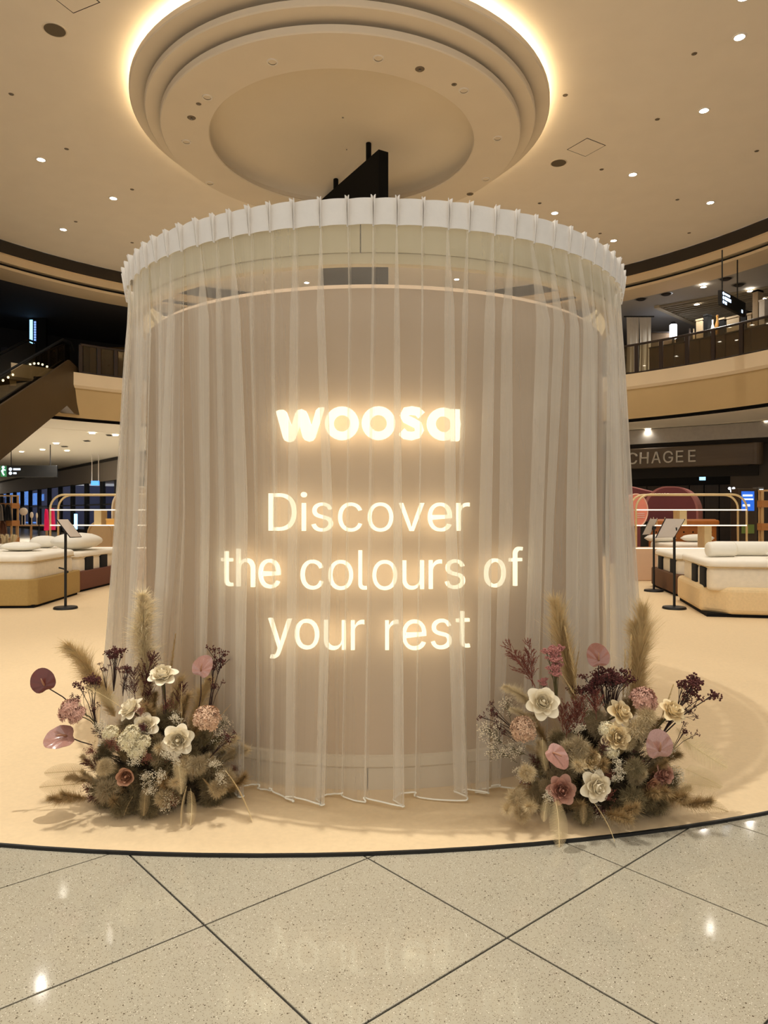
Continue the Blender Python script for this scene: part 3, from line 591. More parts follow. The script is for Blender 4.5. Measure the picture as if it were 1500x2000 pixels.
def petal(w,h,cup,curl,thick=.004):
    # grows along +Z, hollow side towards -Y (the flower's axis)
    mb=MB(); rows=[]; nv,nu=7,9
    for s_ in (0,1):
        for i in range(nv):
            v=i/(nv-1); r=[]
            ww=w*(.28+.72*math.sin(min(v/.68,1)*PI/2))
            for j in range(nu):
                u=2*j/(nu-1)-1; x=u*ww*.5
                y=cup*w*(.5-u*u)*.55*min(1,.35+v)+curl*h*max(0,v-.62)**2*3.4+curl*.10*h*abs(u)**3*v+(thick if s_ else 0)
                r.append((x*(1-.16*v**3*abs(u)),y,h*v*(1-.34*abs(u)**2.2*v)))
            rows.append(r)
    for s_ in (0,1):
        vs=[p for r in rows[s_*nv:s_*nv+nv] for p in r]
        fs=[(i*nu+j,i*nu+j+1,(i+1)*nu+j+1,(i+1)*nu+j) for i in range(nv-1) for j in range(nu-1)]
        mb.add(vs,fs if s_ else [q[::-1] for q in fs])
    return mb
PET={}
def rose(parent,name,px,py,d,dirv,r,mt,label=None,full=21,opened=1.0,stem=.16,seed=0):
    random.seed(seed+int(px)); o=obj(name,None,parent); o.empty_display_size=.02
    if label: o['label']=label
    key=(mt.name)
    if key not in PET: PET[key]=[petal(1.15,1.15,.55,.30).mesh('petal',mt,True),petal(1.05,1.0,.75,.16).mesh('petal',mt,True),petal(.85,.95,1.0,.06).mesh('petal',mt,True),petal(.62,.95,1.25,.02).mesh('petal',mt,True)]
    place(o,Vector(W(px,py,d))-parent.location,dirv,random.uniform(0,6),r)
    n=0
    for ring,(cnt,tl,off,zz) in enumerate(((6,66,.06,-.50),(6,42,.07,-.44),(5,20,.08,-.40),(4,4,.07,-.36))):
        if ring==0 and full<21: tl=30
        for k in range(cnt):
            q=obj('petal',PET[key][ring],o); a=2*PI*k/cnt+ring*.55+random.uniform(-.12,.12); tt=R_(tl*(opened if ring<3 else 1)+random.uniform(-5,5)); s_=random.uniform(.94,1.06)
            q.matrix_basis=Matrix.Rotation(a,4,'Z')@Matrix.Translation((0,off,zz))@Matrix.Rotation(-tt,4,'X')@Matrix.Rotation(random.uniform(-.18,.18),4,'Z')@Matrix.Scale(s_,4)
    q=obj('bud',MB().tube([(.03*math.cos(i*1.2),.03*math.sin(i*1.2),-.5+i*.085) for i in range(12)],[.10,.13,.14,.14,.14,.14,.13,.13,.12,.11,.09,.04],8).mesh('bud',mt,True) if ('bud',key) not in PET else PET[('bud',key)],o); PET[('bud',key)]=q.data
    sk=('stem',); 
    if sk not in PET: PET[sk]=MB().tube([(.0,0,-.5),(.05,.02,-2.2),(.02,0,-5)],[.10,.08,.08],6).add([],[]).mesh('stem',M_stem)
    obj('stem',PET[sk],o); return o
def anthurium(parent,px,py,d,normal,tipdir,r,mt,label,base=None):
    o=obj('anthurium',None,parent); o['label']=label
    rows=[]; mb=MB(); n=28
    def outline(a):   # heart, notch at the stem end (+Y is the tip)
        x=math.sin(a); y=-math.cos(a); rr=1.0-.34*max(0,math.cos(a))**6+.10*max(0,-math.cos(a))**3
        return x*rr*.92, y*rr*1.0+.05
    for s_,dz in ((0,.0),(1,-.02)):
        rr=[]
        for q in (0.02,.3,.6,.85,1.0):
            rr.append([(outline(2*PI*k/n)[0]*q,outline(2*PI*k/n)[1]*q-.25*(1-q),dz+.22*q*q*abs(math.sin(2*PI*k/n))**1.5-.10*q**3+.03*q*math.cos(8*2*PI*k/n)) for k in range(n)])
        mb.rows(rr if s_==0 else rr[::-1],True,False)
    sp=obj('spathe',mb.mesh('spathe',mt,True),o)
    z=Vector(normal).normalized(); y=Vector(tipdir); y=(y-z*y.dot(z)).normalized(); x=y.cross(z)
    p=Vector(W(px,py,d))-parent.location
    o.matrix_basis=Matrix.Translation(p)@Matrix((x,y,z)).transposed().to_4x4()@Matrix.Scale(r,4)
    obj('spadix',MB().tube([(0,-.25,.0),(0,-.12,.14),(0,.1,.26),(0,.35,.33)],[.07,.075,.065,.03],8).mesh('spadix',M_spad,True),o)
    if base:
        inv=o.matrix_basis.inverted(); b=inv@(Vector(W(*base))-parent.location); a=Vector((0,-.3,-.03)); mid=(a+b)/2+Vector((.1,0,-.2))
        obj('stem',MB().tube([a,a.lerp(mid,.5),mid,b],.0030/r,6).mesh('stem',M_stemdark),o)
    return o
def cluster(n,L,spread,mt,stem,head=.006,heads=4,seed=1,name='sprig'):
    # bundle of thin forked stems ending in knobbly heads
    random.seed(seed); s=MB(); h=MB()
    for i in range(n):
        top=Vector((random.gauss(0,spread),random.gauss(0,spread),L*random.uniform(.72,1.0))); mid=Vector((top.x*.35,top.y*.35,L*.5))
        s.tube([(0,0,0),mid,top],[.0022,.0017,.0012],4)
        for k in range(3):
            e=mid.lerp(top,.4+.2*k)+Vector((random.gauss(0,spread*.7),random.gauss(0,spread*.7),L*.12)); s.tube([mid.lerp(top,.3+.2*k),e],.0011,3)
            for _ in range(heads*2): h.octa(e+rv(.007),head*random.uniform(.35,.75))
        for _ in range(heads*8): h.octa(top+Vector((random.gauss(0,.010),random.gauss(0,.010),random.gauss(0,.005))),head*random.uniform(.35,.75))
    return s.mesh('stems',stem),h.mesh('heads',mt)
def flufflet(r,n,mt,seed=1,up=.3,wd=.0045,ln=.5,name='head',drp=.12):
    random.seed(seed); mb=MB()
    for i in range(n):
        d=rv().normalized(); d.z=d.z*.9+up; d.normalize(); mb.blade(d*r*random.uniform(.25,.80),d+rv(.85),r*ln*random.uniform(.6,1.2),wd,droop=drp,seg=2)
    return mb.mesh(name,mt)
def florets(r,n,mt,seed=1,fs=.008,name='florets'):
    random.seed(seed); mb=MB()
    for i in range(n):
        d=rv().normalized(); d.z=abs(d.z)*.8+.1*d.z; c=d*r*random.uniform(.6,1.0); t=d.cross(rv()).normalized(); b=d.cross(t)
        for k in range(4):
            a=k*PI/2+random.random(); e=(t*math.cos(a)+b*math.sin(a)); f=(t*math.cos(a+.8)+b*math.sin(a+.8))
            mb.add([c,c+e*fs*.8+d*fs*.25,c+(e+f)*fs*.7+d*fs*.5,c+f*fs*.8+d*fs*.25],[(0,1,2,3)])
    return mb.mesh(name,mt)
def fern(L,w,mt,droop=.06,n=34,seed=1,name='frond'):
    random.seed(seed); mb=MB(); p=Vector((0,0,0)); d=Vector((0,0,1)); pth=[]
    for i in range(n+1): pth.append((p.copy(),d.copy())); d=(d+Vector((0,droop*2.2/n*10*.1,-.0))).normalized(); d=(d+Vector((0,droop*.3,0))).normalized(); p=p+d*L/n
    mb.tube([q for q,_ in pth[::3]],[.0016]*len(pth[::3]),4)
    for i in range(3,n):
        t=i/n; q,dd=pth[i]; l=w*math.sin(PI*min(1,.12+.88*t))**.7
        nn=dd.cross(Vector((1,0,0))).normalized()
        for s_ in (-1,1):
            dirv=(Vector((s_,0,0))+dd*.38+nn*.12).normalized(); b2=dd*(L/n*.40)
            e=q+dirv*l; mb.add([q-b2*.5,q+b2*.5,e+b2*.15-nn*l*.06,e-b2*.15-nn*l*.06],[(0,1,2,3)])
            mb.add([q-b2*.5-nn*.0006,e-b2*.15-nn*(l*.06+.0006),e+b2*.15-nn*(l*.06+.0006),q+b2*.5-nn*.0006],[(0,1,2,3)])
    return mb.mesh(name,mt)
def spike(L,n,mt,seed=1,ln=.03,wd=.004,spread=.45,name='spike'):
    random.seed(seed); mb=MB(); mb.tube([(0,0,0),(.004,0,L*.5),(.012,.004,L)],[.002,.0016,.0008],4)
    for i in range(n):
        t=.25+.75*i/n; a=i*2.4; q=Vector((.012*t*t,0,L*t)); mb.blade(q,Vector((math.cos(a)*spread,math.sin(a)*spread,1)),ln*(1.25-t)*random.uniform(.7,1.3),wd,droop=-.02,seg=2)
    return mb.mesh(name,mt)
def heather(L,nb,mt,seed=1,name='sprig',ln=.06):
    random.seed(seed); mb=MB(); mb.tube([(0,0,0),(.01,0,L*.5),(0,.01,L)],[.0022,.0016,.0008],4)
    for i in range(nb):
        t=.2+.78*random.random(); a=random.uniform(0,2*PI); q=Vector((.01*math.sin(PI*t),0,L*t)); d=Vector((math.cos(a)*.7,math.sin(a)*.7,.9)); l=ln*(1.2-t*.7)*random.uniform(.6,1.2)
        mb.tube([q,q+d*l],.0009,3)
        for k in range(5):
            c=q+d*l*(.35+.65*k/4)
            for _ in range(2): mb.blade(c,d+rv(.9),.011,.004,seg=1)
    return mb.mesh(name,mt)
def whitesprig(L,n,mt,seed=1,fs=.0055):
    random.seed(seed); s=MB(); f=MB()
    for i in range(n):
        t=random.uniform(.3,.7); q=Vector((0,0,L*t)); e=q+Vector((random.gauss(0,.22),random.gauss(0,.22),random.uniform(.25,.5)))*L*.6; s.tube([q,e],.0007,3)
        for k in range(6): f.octa(e+rv(.012),fs*random.uniform(.5,1))
    s.tube([(0,0,0),(0,0,L*.75)],.0014,4)
    return s.mesh('stems',M_stem),f.mesh('florets',mt)

LIB={}
def two(key,fn): 
    if key not in LIB: LIB[key]=fn()
    return LIB[key]
def put(parent,name,meshes,px,py,d,dirv,sc=1,roll=None,label=None):
    # meshes: [(part name, mesh)]; a single one is the part itself
    if roll is None: roll=random.uniform(0,6.28)
    p=Vector(W(px,py,d))-parent.location
    if p.z<.006: p.z=.006
    if len(meshes)==1: o=obj(name,meshes[0][1],parent)
    else:
        o=obj(name,None,parent); o.empty_display_size=.02
        for nm,me in meshes:
            q=obj(nm,me,o)
            if nm!='stem': q['kind']='stuff'
    if label: o['label']=label
    return place(o,p,dirv,roll,sc)
def toward(parent,name,meshes,a,b,L,roll=0,label=None,fat=1):
    # stand a piece of natural length L between two places (px,py,depth)
    pa=Vector(W(*a)); pb=Vector(W(*b)); v=pb-pa
    o=put(parent,name,meshes,a[0],a[1],a[2],v,v.length/L,roll,label); 
    return o
G=lambda k,fn:two(k,fn)
def kinds():
    return dict(
     pamA=[('plume',G('pamA',lambda:plume(.5,.066,8000,M_pampas,.10,.40,seed=11,up=.80,wd=.0022)))],
     pamB=[('plume',G('pamB',lambda:plume(.5,.085,7000,M_pampas2,.35,.26,seed=12,up=.9,wd=.0020)))],
     pamC=[('plume',G('pamC',lambda:plume(.5,.060,3500,M_pampas3,.05,.10,seed=13,up=.9,wd=.0016)))],
     pamD=[('plume',G('pamD',lambda:plume(.5,.105,5000,M_pampas2,.1,.12,seed=14,up=1.3,wd=.0017)))],
     pamW=[('plume',G('pamW',lambda:plume(.5,.070,6500,M_pampas,.5,.40,seed=15,wd=.0022,up=.8)))],
     dark=[(n,m) for n,m in zip(('stems','heads'),G('dark',lambda:cluster(7,.22,.022,M_dark,M_stemdark,.0065,4,21)))],
     dark2=[(n,m) for n,m in zip(('stems','heads'),G('dark2',lambda:cluster(4,.22,.03,M_dark,M_stemdark,.0055,3,22)))],
     darkmass=[(n,m) for n,m in zip(('stems','heads'),G('darkmass',lambda:cluster(14,.16,.04,M_dark,M_stemdark,.0065,3,23)))],
     raspy=[(n,m) for n,m in zip(('stems','heads'),G('raspy',lambda:cluster(9,.20,.014,M_rasp,M_stem,.0065,6,24)))],
     heath=[('sprig',G('heath',lambda:heather(.2,34,M_rust,31)))], heathD=[('sprig',G('heathD',lambda:heather(.18,44,M_dark,32,ln=.07)))],
     rustm=[('sprig',G('rustm',lambda:heather(.16,44,M_rust,33,ln=.07)))],
     spk=[('spike',G('spk',lambda:spike(.3,90,M_pampas2,41)))], spkD=[('spike',G('spkD',lambda:spike(.26,80,M_pampas3,42,ln=.035)))],
     pink=[('florets',G('pinkf',lambda:florets(.055,420,M_pinkfl,51,.010))),('stem',G('pinks',lambda:stemmesh(.16)))],
     peach=[('florets',G('peachf',lambda:florets(.058,420,M_peach,52,.010))),('stem',G('peachs',lambda:stemmesh(.16)))],
     cream=[('florets',G('creamf',lambda:florets(.055,330,M_creamfl,53,.011))),('stem',G('creams',lambda:stemmesh(.14)))],
     white=[(n,m) for n,m in zip(('stems','florets'),G('whitef',lambda:whitesprig(.18,34,M_whitefl,61,.0036)))],
     white2=[(n,m) for n,m in zip(('stems','florets'),G('whitef2',lambda:whitesprig(.16,44,M_whitefl,62,.0042)))],
     rustberry=[(n,m) for n,m in zip(('stems','florets'),G('rustb',lambda:whitesprig(.16,44,M_rust,63,.004)))],
     fern=[('frond',G('fern',lambda:fern(.24,.055,M_fern,.03,n=40,seed=71)))], fernT=[('frond',G('fernT',lambda:fern(.24,.050,M_fern2,.03,n=40,seed=72)))],
     puff=[('head',G('puff',lambda:flufflet(.05,1500,M_puff,81,wd=.0018)))], puff2=[('head',G('puff2',lambda:flufflet(.055,1500,M_puff2,82,ln=.6,wd=.0018)))], puff3=[('head',G('puff3',lambda:flufflet(.055,1400,M_puff3,83,ln=.65,wd=.0018)))],
     bunny=[('head',G('bunny',lambda:plume(.13,.035,1500,M_puff,.25,.2,'head',.0016,84)))], bunny2=[('head',G('bunny2',lambda:plume(.15,.038,1500,M_pampas3,.3,.2,'head',.0016,85)))])
K=kinds()
def mound(name,parent,cx,cy,rx,ry,h,n,seed):
    random.seed(seed); mb=MB(); rows=[]
    for i in range(7):
        a=PI/2*i/6; rows.append([(cx-parent.location.x+rx*.62*math.cos(a)*math.cos(2*PI*k/18),cy-parent.location.y+ry*.62*math.cos(a)*math.sin(2*PI*k/18),.004+h*.66*math.sin(a)) for k in range(18)])
    mb.rows(rows,True,True)
    for i in range(n):
        a=random.uniform(0,2*PI); e=random.uniform(.0,1.35); d=Vector((math.cos(a)*math.cos(e),math.sin(a)*math.cos(e),math.sin(e)))
        p=Vector((cx-parent.location.x+rx*.60*d.x,cy-parent.location.y+ry*.60*d.y,.01+h*.64*d.z)); 
        mb.blade(p,Vector((d.x,d.y,max(d.z,.02)+.25))+rv(.5),random.uniform(.04,.11),.007,droop=.12,seg=2)
    for i,v in enumerate(mb.v):
        if v[2]<.002: mb.v[i]=(v[0],v[1],.002)
    o=mb.build(name,M_moss,parent); o['kind']='stuff'; return o
def fill(parent,c,rad,h,n,seed,palette,front=True):
    rr=random.Random(seed); done=0
    while done<n:
        a=rr.uniform(-PI*.98,PI*.06) if front else rr.uniform(0,2*PI); e=math.asin(rr.uniform(0.0,1.0)**1.15)
        d=Vector((math.cos(a)*math.cos(e),math.sin(a)*math.cos(e),math.sin(e)))
        p=Vector((c[0]+rad[0]*.80*d.x,c[1]+rad[1]*.80*d.y,.045+h*.80*d.z))
        nm,key,sc=rr.choice(palette); o=obj(nm,K[key][0][1],parent) if len(K[key])==1 else obj(nm,None,parent)
        if len(K[key])>1:
            for q,me in K[key]:
                q2=obj(q,me,o)
                if q!='stem': q2['kind']='stuff'
        dv=Vector((d.x/rad[0]*.4,d.y/rad[1]*.4,d.z+.35))+Vector((rr.uniform(-.3,.3),rr.uniform(-.3,.3),rr.uniform(-.1,.2)))
        place(o,p-parent.location,dv,rr.uniform(0,6),sc*rr.uniform(.8,1.2)); done+=1
def arrangement(cx,cy,label):
    return thing('flower_arrangement',label,'flowers',(cx,cy,SZ),group='dried flower arrangements before the curtain')
PAL=[('puff','puff',1),('puff','puff2',1),('puff','puff2',.95),('puff','puff3',1.05),('puff','puff3',1),('bunny_tail','bunny',1),('bunny_tail','bunny2',1),('white_sprig','white',.8),('puff','puff',.8),('dark_sprig','heathD',.6),('rust_sprig','rustberry',.7),('fern_frond','fernT',.6)]
# ---- left arrangement
LA=arrangement(-1.21,3.93,'dried flower arrangement on the left of the curtain with a dark maroon anthurium')
mound('base_foliage',LA,-1.21,3.93,.44,.30,.50,2600,5)
fill(LA,(-1.21,3.93),(.44,.30),.54,92,31,PAL)
toward(LA,'pampas_plume',K['pamA'],(292,1400,3.95),(268,1166,4.0),.5,1.0,'tall fluffy cream plume')
toward(LA,'pampas_plume',K['pamB'],(225,1400,3.9),(160,1248,3.9),.5,3.0,'tan feathery plume')
toward(LA,'pampas_plume',K['pamB'],(372,1440,3.9),(392,1325,3.95),.5,1.0)
toward(LA,'pampas_plume',K['pamD'],(330,1440,3.95),(345,1330,3.98),.5,0)
toward(LA,'grass_spike',K['spkD'],(333,1330,3.95),(339,1238,3.97),.26); toward(LA,'grass_spike',K['spk'],(330,1420,3.85),(345,1330,3.87),.3)
toward(LA,'grass_spike',K['spk'],(355,1420,3.8),(352,1335,3.82),.3); toward(LA,'grass_spike',K['spk'],(430,1400,3.9),(450,1375,3.9),.3)
for a,b,k in (((222,1350,3.85),(224,1266,3.86),'dark'),((208,1350,3.85),(200,1295,3.84),'dark2'),((240,1360,3.82),(242,1300,3.83),'dark'),((187,1420,3.8),(170,1322,3.78),'dark'),((190,1420,3.75),(182,1375,3.74),'dark2'),
  ((405,1400,3.9),(432,1268,3.93),'dark2'),((412,1390,3.85),(418,1326,3.86),'dark2'),((300,1440,3.7),(272,1420,3.62),'dark'),((410,1480,3.72),(455,1430,3.72),'dark2'),((170,1400,3.8),(146,1352,3.75),'dark2')):
    toward(LA,'dark_sprig',K[k],a,b,.22,random.uniform(0,6))
for a,b in (((265,1370,3.86),(262,1312,3.86)),((278,1360,3.88),(300,1285,3.9)),((300,1370,3.85),(292,1330,3.85)),((350,1390,3.85),(358,1340,3.86)),((250,1360,3.84),(246,1325,3.84))):
    toward(LA,'dark_sprig',K['heathD'],a,b,.18,random.uniform(0,6))
for px,py in ((215,1465),(240,1475),(190,1480),(300,1490),(275,1395)): put(LA,'rust_sprig',K['rustberry'],px,py,3.62,(rv(.3)+Vector((0,-.6,.7))),.6)
F_=(0,-1,0)
rose(LA,'rose',317,1314,3.82,(0.05,-.45,.9),.068,M_rose,'cream rose on a tall dark stem',seed=1)
for dx in (-4,3): toward(LA,'stem_twig',[('stem_twig',G('twig',lambda:MB().tube([(0,0,0),(.004,0,.15),(0,0,.3)],.0032,5).mesh('stem_twig',M_stemdark)))],(322+dx*.5,1395,3.80),(318+dx,1322,3.84),.3)
rose(LA,'rose',252,1382,3.72,(-.5,-.5,.75),.060,M_rose,'cream rose tilted to the side',seed=2)
rose(LA,'rose',284,1416,3.68,(.1,-.85,.5),.056,M_rose,'cream rose half hidden by a dark sprig',seed=3)
rose(LA,'rose',347,1446,3.64,(.15,-.95,.25),.070,M_rose,'large cream rose facing the viewer',seed=4)
rose(LA,'peony',247,1516,3.58,(.1,-.98,.15),.060,M_peony,'brown pink peony low in the bouquet',full=15,opened=.55,seed=5)
anthurium(LA,85,1333,3.78,(.2,-.95,.15),(-.35,0,.9),.068,M_anD,'dark maroon anthurium on a long stem',(150,1385,3.85))
anthurium(LA,395,1305,3.80,(-.25,-.85,.4),(.25,0,.9),.064,M_anP,'glossy pink anthurium by the curtain',(385,1400,3.86))
anthurium(LA,122,1440,3.66,(.1,-.55,.85),(-.9,-.35,-.2),.080,M_anP,'glossy pink anthurium stretched out sideways',(180,1455,3.75))
put(LA,'pink_flower_head',K['pink'],138,1388,3.72,(-.6,-.3,.6),1.15,0,'pale pink fluffy flower head'); put(LA,'pink_flower_head',K['pink'],152,1398,3.70,(-.4,-.4,.6),.9,0)
put(LA,'peach_flower_head',K['peach'],404,1405,3.70,(.2,-.5,.8),1.25,0,'peach fluffy flower head')
for px,py,s in ((250,1448,1.0),(268,1466,.9),(258,1432,.8),(216,1432,.75),(280,1450,.7)): put(LA,'cream_flower_head',K['cream'],px,py,3.62,(.0,-.7,.7),s,0)
for px,py in ((312,1470),(330,1480),(205,1410),(300,1520),(290,1545),(320,1505),(420,1495),(430,1520),(345,1400),(260,1490)): put(LA,'white_sprig',K['white2'],px,py+16,3.60,(rv(.4)+Vector((0,-.7,.7))),.62)
for a,b,k in (((365,1535,3.60),(338,1612,3.50),'fern'),((372,1540,3.60),(384,1606,3.48),'fern'),((440,1505,3.68),(512,1588,3.60),'fern'),((283,1535,3.60),(284,1592,3.53),'fernT'),((345,1480,3.60),(362,1545,3.50),'fern'),
  ((235,1380,3.70),(172,1335,3.70),'fern'),((190,1430,3.64),(178,1462,3.60),'fern'),((170,1505,3.75),(95,1508,3.78),'fernT'),((165,1530,3.74),(85,1536,3.76),'fernT'),((395,1520,3.64),(430,1550,3.56),'fernT'),((260,1555,3.58),(235,1590,3.53),'fernT')):
    toward(LA,'fern_frond',K[k],a,b,.235,random.uniform(-.5,.5)+PI)
for px,py,k,s in ((340,1530,'bunny',1),(355,1500,'puff',.9),(425,1540,'puff',1.0),(385,1495,'puff2',.9),(320,1560,'puff',1.0),(210,1545,'puff2',1.1),(170,1560,'bunny2',1.0),(150,1562,'bunny2',1.0),(235,1575,'puff3',.9),(290,1580,'puff3',.9),(205,1500,'puff',.9),(440,1520,'puff2',.9)):
    put(LA,'bunny_tail' if k[0]=='b' else 'puff',K[k],px,py,3.62 if px<400 else 3.7,(-.4 if px<250 else .2,-.8,.35),s)
# ---- right arrangement
RA_=arrangement(1.14,3.83,'dried flower arrangement on the right of the curtain, reaching over the stage edge')
mound('base_foliage',RA_,1.14,3.83,.46,.28,.50,2600,6)
fill(RA_,(1.14,3.83),(.46,.28),.54,92,77,PAL)
toward(RA_,'pampas_plume',K['pamD'],(1125,1370,3.80),(1082,1185,3.84),.5,1.0,'long tan plume leaning on the curtain')
toward(RA_,'pampas_plume',K['pamC'],(1120,1370,3.78),(1095,1215,3.82),.5,1.0)
toward(RA_,'pampas_plume',K['pamD'],(1232,1400,3.85),(1268,1200,3.9),.5,2.8,'tall wispy tan plume'); toward(RA_,'pampas_plume',K['pamB'],(1236,1400,3.85),(1276,1228,3.9),.5,2.9)
toward(RA_,'pampas_plume',K['pamW'],(1062,1400,3.75),(1005,1322,3.72),.5,3.1,'curled cream plume'); toward(RA_,'pampas_plume',K['pamW'],(1050,1420,3.75),(1012,1372,3.7),.5,3.1)
for a,b,k in (((1130,1360,3.75),(1108,1222,3.77),'spk'),((1215,1390,3.8),(1226,1268,3.82),'spk'),((1222,1380,3.8),(1238,1240,3.83),'spk'),((1285,1420,3.75),(1318,1338,3.73),'spk'),((1130,1370,3.7),(1095,1310,3.7),'spk'),((1120,1350,3.75),(1128,1260,3.77),'spkD')):
    toward(RA_,'grass_spike',K[k],a,b,.3,random.uniform(0,6))
for a,b in (((1045,1340,3.75),(995,1262,3.74)),((1040,1340,3.74),(1034,1258,3.74)),((1046,1345,3.73),(1018,1285,3.72))): toward(RA_,'rust_sprig',K['heath'],a,b,.2,random.uniform(0,6))
for a,b in (((1085,1360,3.72),(1084,1264,3.73)),((1088,1370,3.70),(1086,1298,3.70)),((1064,1370,3.72),(1062,1326,3.72))): toward(RA_,'raspberry_sprig',K['raspy'],a,b,.2,0,'raspberry pink flower cluster' )
for a,b,k in (((1185,1390,3.76),(1176,1312,3.78),'darkmass'),((1196,1390,3.75),(1198,1310,3.76),'darkmass'),((1165,1390,3.74),(1148,1335,3.74),'darkmass'),((1290,1440,3.72),(1372,1330,3.68),'dark'),((1300,1425,3.72),(1350,1345,3.70),'dark2'),((1310,1470,3.7),(1345,1416,3.66),'dark2'),
  ((1010,1430,3.76),(950,1380,3.74),'dark2'),((1010,1440,3.74),(965,1412,3.72),'dark2'),((1010,1450,3.74),(975,1425,3.72),'dark2'),((1300,1410,3.72),(1360,1384,3.70),'dark2'),((1225,1480,3.66),(1240,1465,3.64),'dark')):
    toward(RA_,'dark_sprig',K[k],a,b,.22 if k!='darkmass' else .16,random.uniform(0,6))
for px,py in ((1100,1400),(1120,1395),(1140,1385),(1165,1375),(1105,1420),(1130,1415)): toward(RA_,'rust_sprig',K['rustm'],(px,py+30,3.68),(px+random.uniform(-8,8),py-22,3.68),.16,random.uniform(0,6))
rose(RA_,'rose',1061,1371,3.62,(.0,-.85,.5),.074,M_rose,'cream rose before the curled plume',seed=11)
rose(RA_,'rose',1216,1390,3.66,(.4,-.7,.6),.060,M_roseY,'yellowish drooping rose',seed=12); rose(RA_,'rose',1206,1440,3.60,(.1,-.95,.25),.068,M_roseY,'yellowish cream rose in the middle',seed=13)
rose(RA_,'rose',1168,1537,3.50,(.2,-.95,.15),.070,M_rose,'large cream rose low in front',seed=14); rose(RA_,'rose',1156,1486,3.55,(.1,-.9,.4),.046,M_roseY,'small yellowish rose',seed=15)
rose(RA_,'rose',1316,1386,3.66,(.3,-.6,.75),.060,M_roseY,'yellowish rose reaching out to the side',seed=16)
rose(RA_,'rose',1098,1544,3.50,(-.05,-.95,.3),.062,M_roseP,'dusty pink rose low in front',seed=17); rose(RA_,'rose',1300,1512,3.60,(.3,-.9,.2),.048,M_roseP,'dusty pink rose by the pink anthurium',seed=18)
rose(RA_,'peony',1272,1536,3.58,(.3,-.9,.1),.058,M_peony,'brown pink peony seen from the side',full=14,opened=.6,seed=19)
anthurium(RA_,1168,1284,3.72,(.05,-.95,.3),(-.1,0,1),.066,M_anB,'brown pink anthurium above the dark sprigs',(1166,1370,3.78))
anthurium(RA_,1287,1459,3.56,(.1,-.98,.1),(-.1,0,1),.076,M_anP,'large glossy pink anthurium facing the viewer',(1255,1500,3.65))
anthurium(RA_,1085,1475,3.38,(.35,-.65,.65),(.75,-.3,-.5),.066,M_anP,'pink anthurium seen edge on',(1075,1500,3.55))
put(RA_,'peach_flower_head',K['peach'],1022,1425,3.62,(-.2,-.7,.5),1.15,0,'peach carnation like flower head'); put(RA_,'pink_flower_head',K['pink'],1256,1368,3.70,(.1,-.5,.8),1.3,0,'pale pink fluffy flower head')
for px,py,k,s in ((1245,1425,'puff',1.2),(1262,1400,'puff',1.1),(1225,1450,'puff',.9),(1185,1460,'puff',.9)): put(RA_,'puff',K[k],px,py,3.64,(.1,-.7,.6),s)
put(RA_,'cream_flower_head',K['cream'],1185,1425,3.64,(0,-.7,.7),.8,0); put(RA_,'cream_flower_head',K['cream'],1195,1468,3.60,(0,-.8,.6),.7,0)
for a,b in (((1000,1470,3.72),(932,1405,3.70)),((1010,1490,3.70),(950,1450,3.66)),((1040,1480,3.66),(985,1455,3.6)),((1050,1530,3.6),(1000,1495,3.55)),((1200,1520,3.56),(1210,1470,3.54)),((1215,1530,3.55),(1205,1490,3.52)),((1085,1570,3.5),(1060,1545,3.46)),((1195,1540,3.54),(1215,1505,3.5)),((1000,1420,3.75),(985,1350,3.74)),((1120,1450,3.62),(1140,1405,3.62))):
    toward(RA_,'white_sprig',K['white2' if a[0]>1040 else 'white'],a,b,.2,random.uniform(0,6))
for a,b,k in (((1085,1560,3.48),(1102,1650,3.30),'fern'),((1070,1555,3.50),(1058,1600,3.42),'fern'),((1090,1560,3.47),(1085,1610,3.40),'fernT'),((1160,1568,3.48),(1216,1636,3.34),'fern'),((1060,1440,3.60),(1056,1505,3.54),'fern'),((1040,1515,3.58),(985,1545,3.52),'fernT'),
  ((1330,1440,3.72),(1408,1500,3.74),'fern'),((1320,1420,3.74),(1352,1460,3.72),'fern'),((1320,1530,3.72),(1400,1530,3.74),'fern'),((1335,1500,3.70),(1404,1530,3.72),'fern'),((1320,1550,3.68),(1385,1572,3.64),'fernT'),((1330,1560,3.66),(1420,1575,3.62),'fernT'),((1240,1380,3.72),(1262,1415,3.66),'fern'),((1140,1570,3.5),(1140,1605,3.42),'fernT'),((1280,1440,3.68),(1330,1455,3.66),'fern')):
    toward(RA_,'fern_frond',K[k],a,b,.235,random.uniform(-.5,.5)+PI)
for px,py,k,s in ((1010,1560,'puff',1.1),(995,1575,'bunny',1),(1020,1590,'puff',.9),(1045,1575,'bunny',1.0),(1180,1590,'bunny2',1.1),(1200,1585,'bunny2',1.1),(1300,1560,'bunny2',1.2),(1330,1570,'bunny2',1.2),(1235,1560,'puff3',1.1),(1030,1510,'puff',.9),(1110,1470,'puff2',1.1),(1130,1460,'puff2',1.0),(1140,1590,'puff3',.9),(1240,1500,'puff3',.9),(1260,1560,'puff3',1.0),(1135,1500,'bunny',1)):
    put(RA_,'bunny_tail' if k[0]=='b' else 'puff',K[k],px,py,3.52 if px<1250 else 3.62,(.3 if px>1150 else -.3,-.8,.3),s)

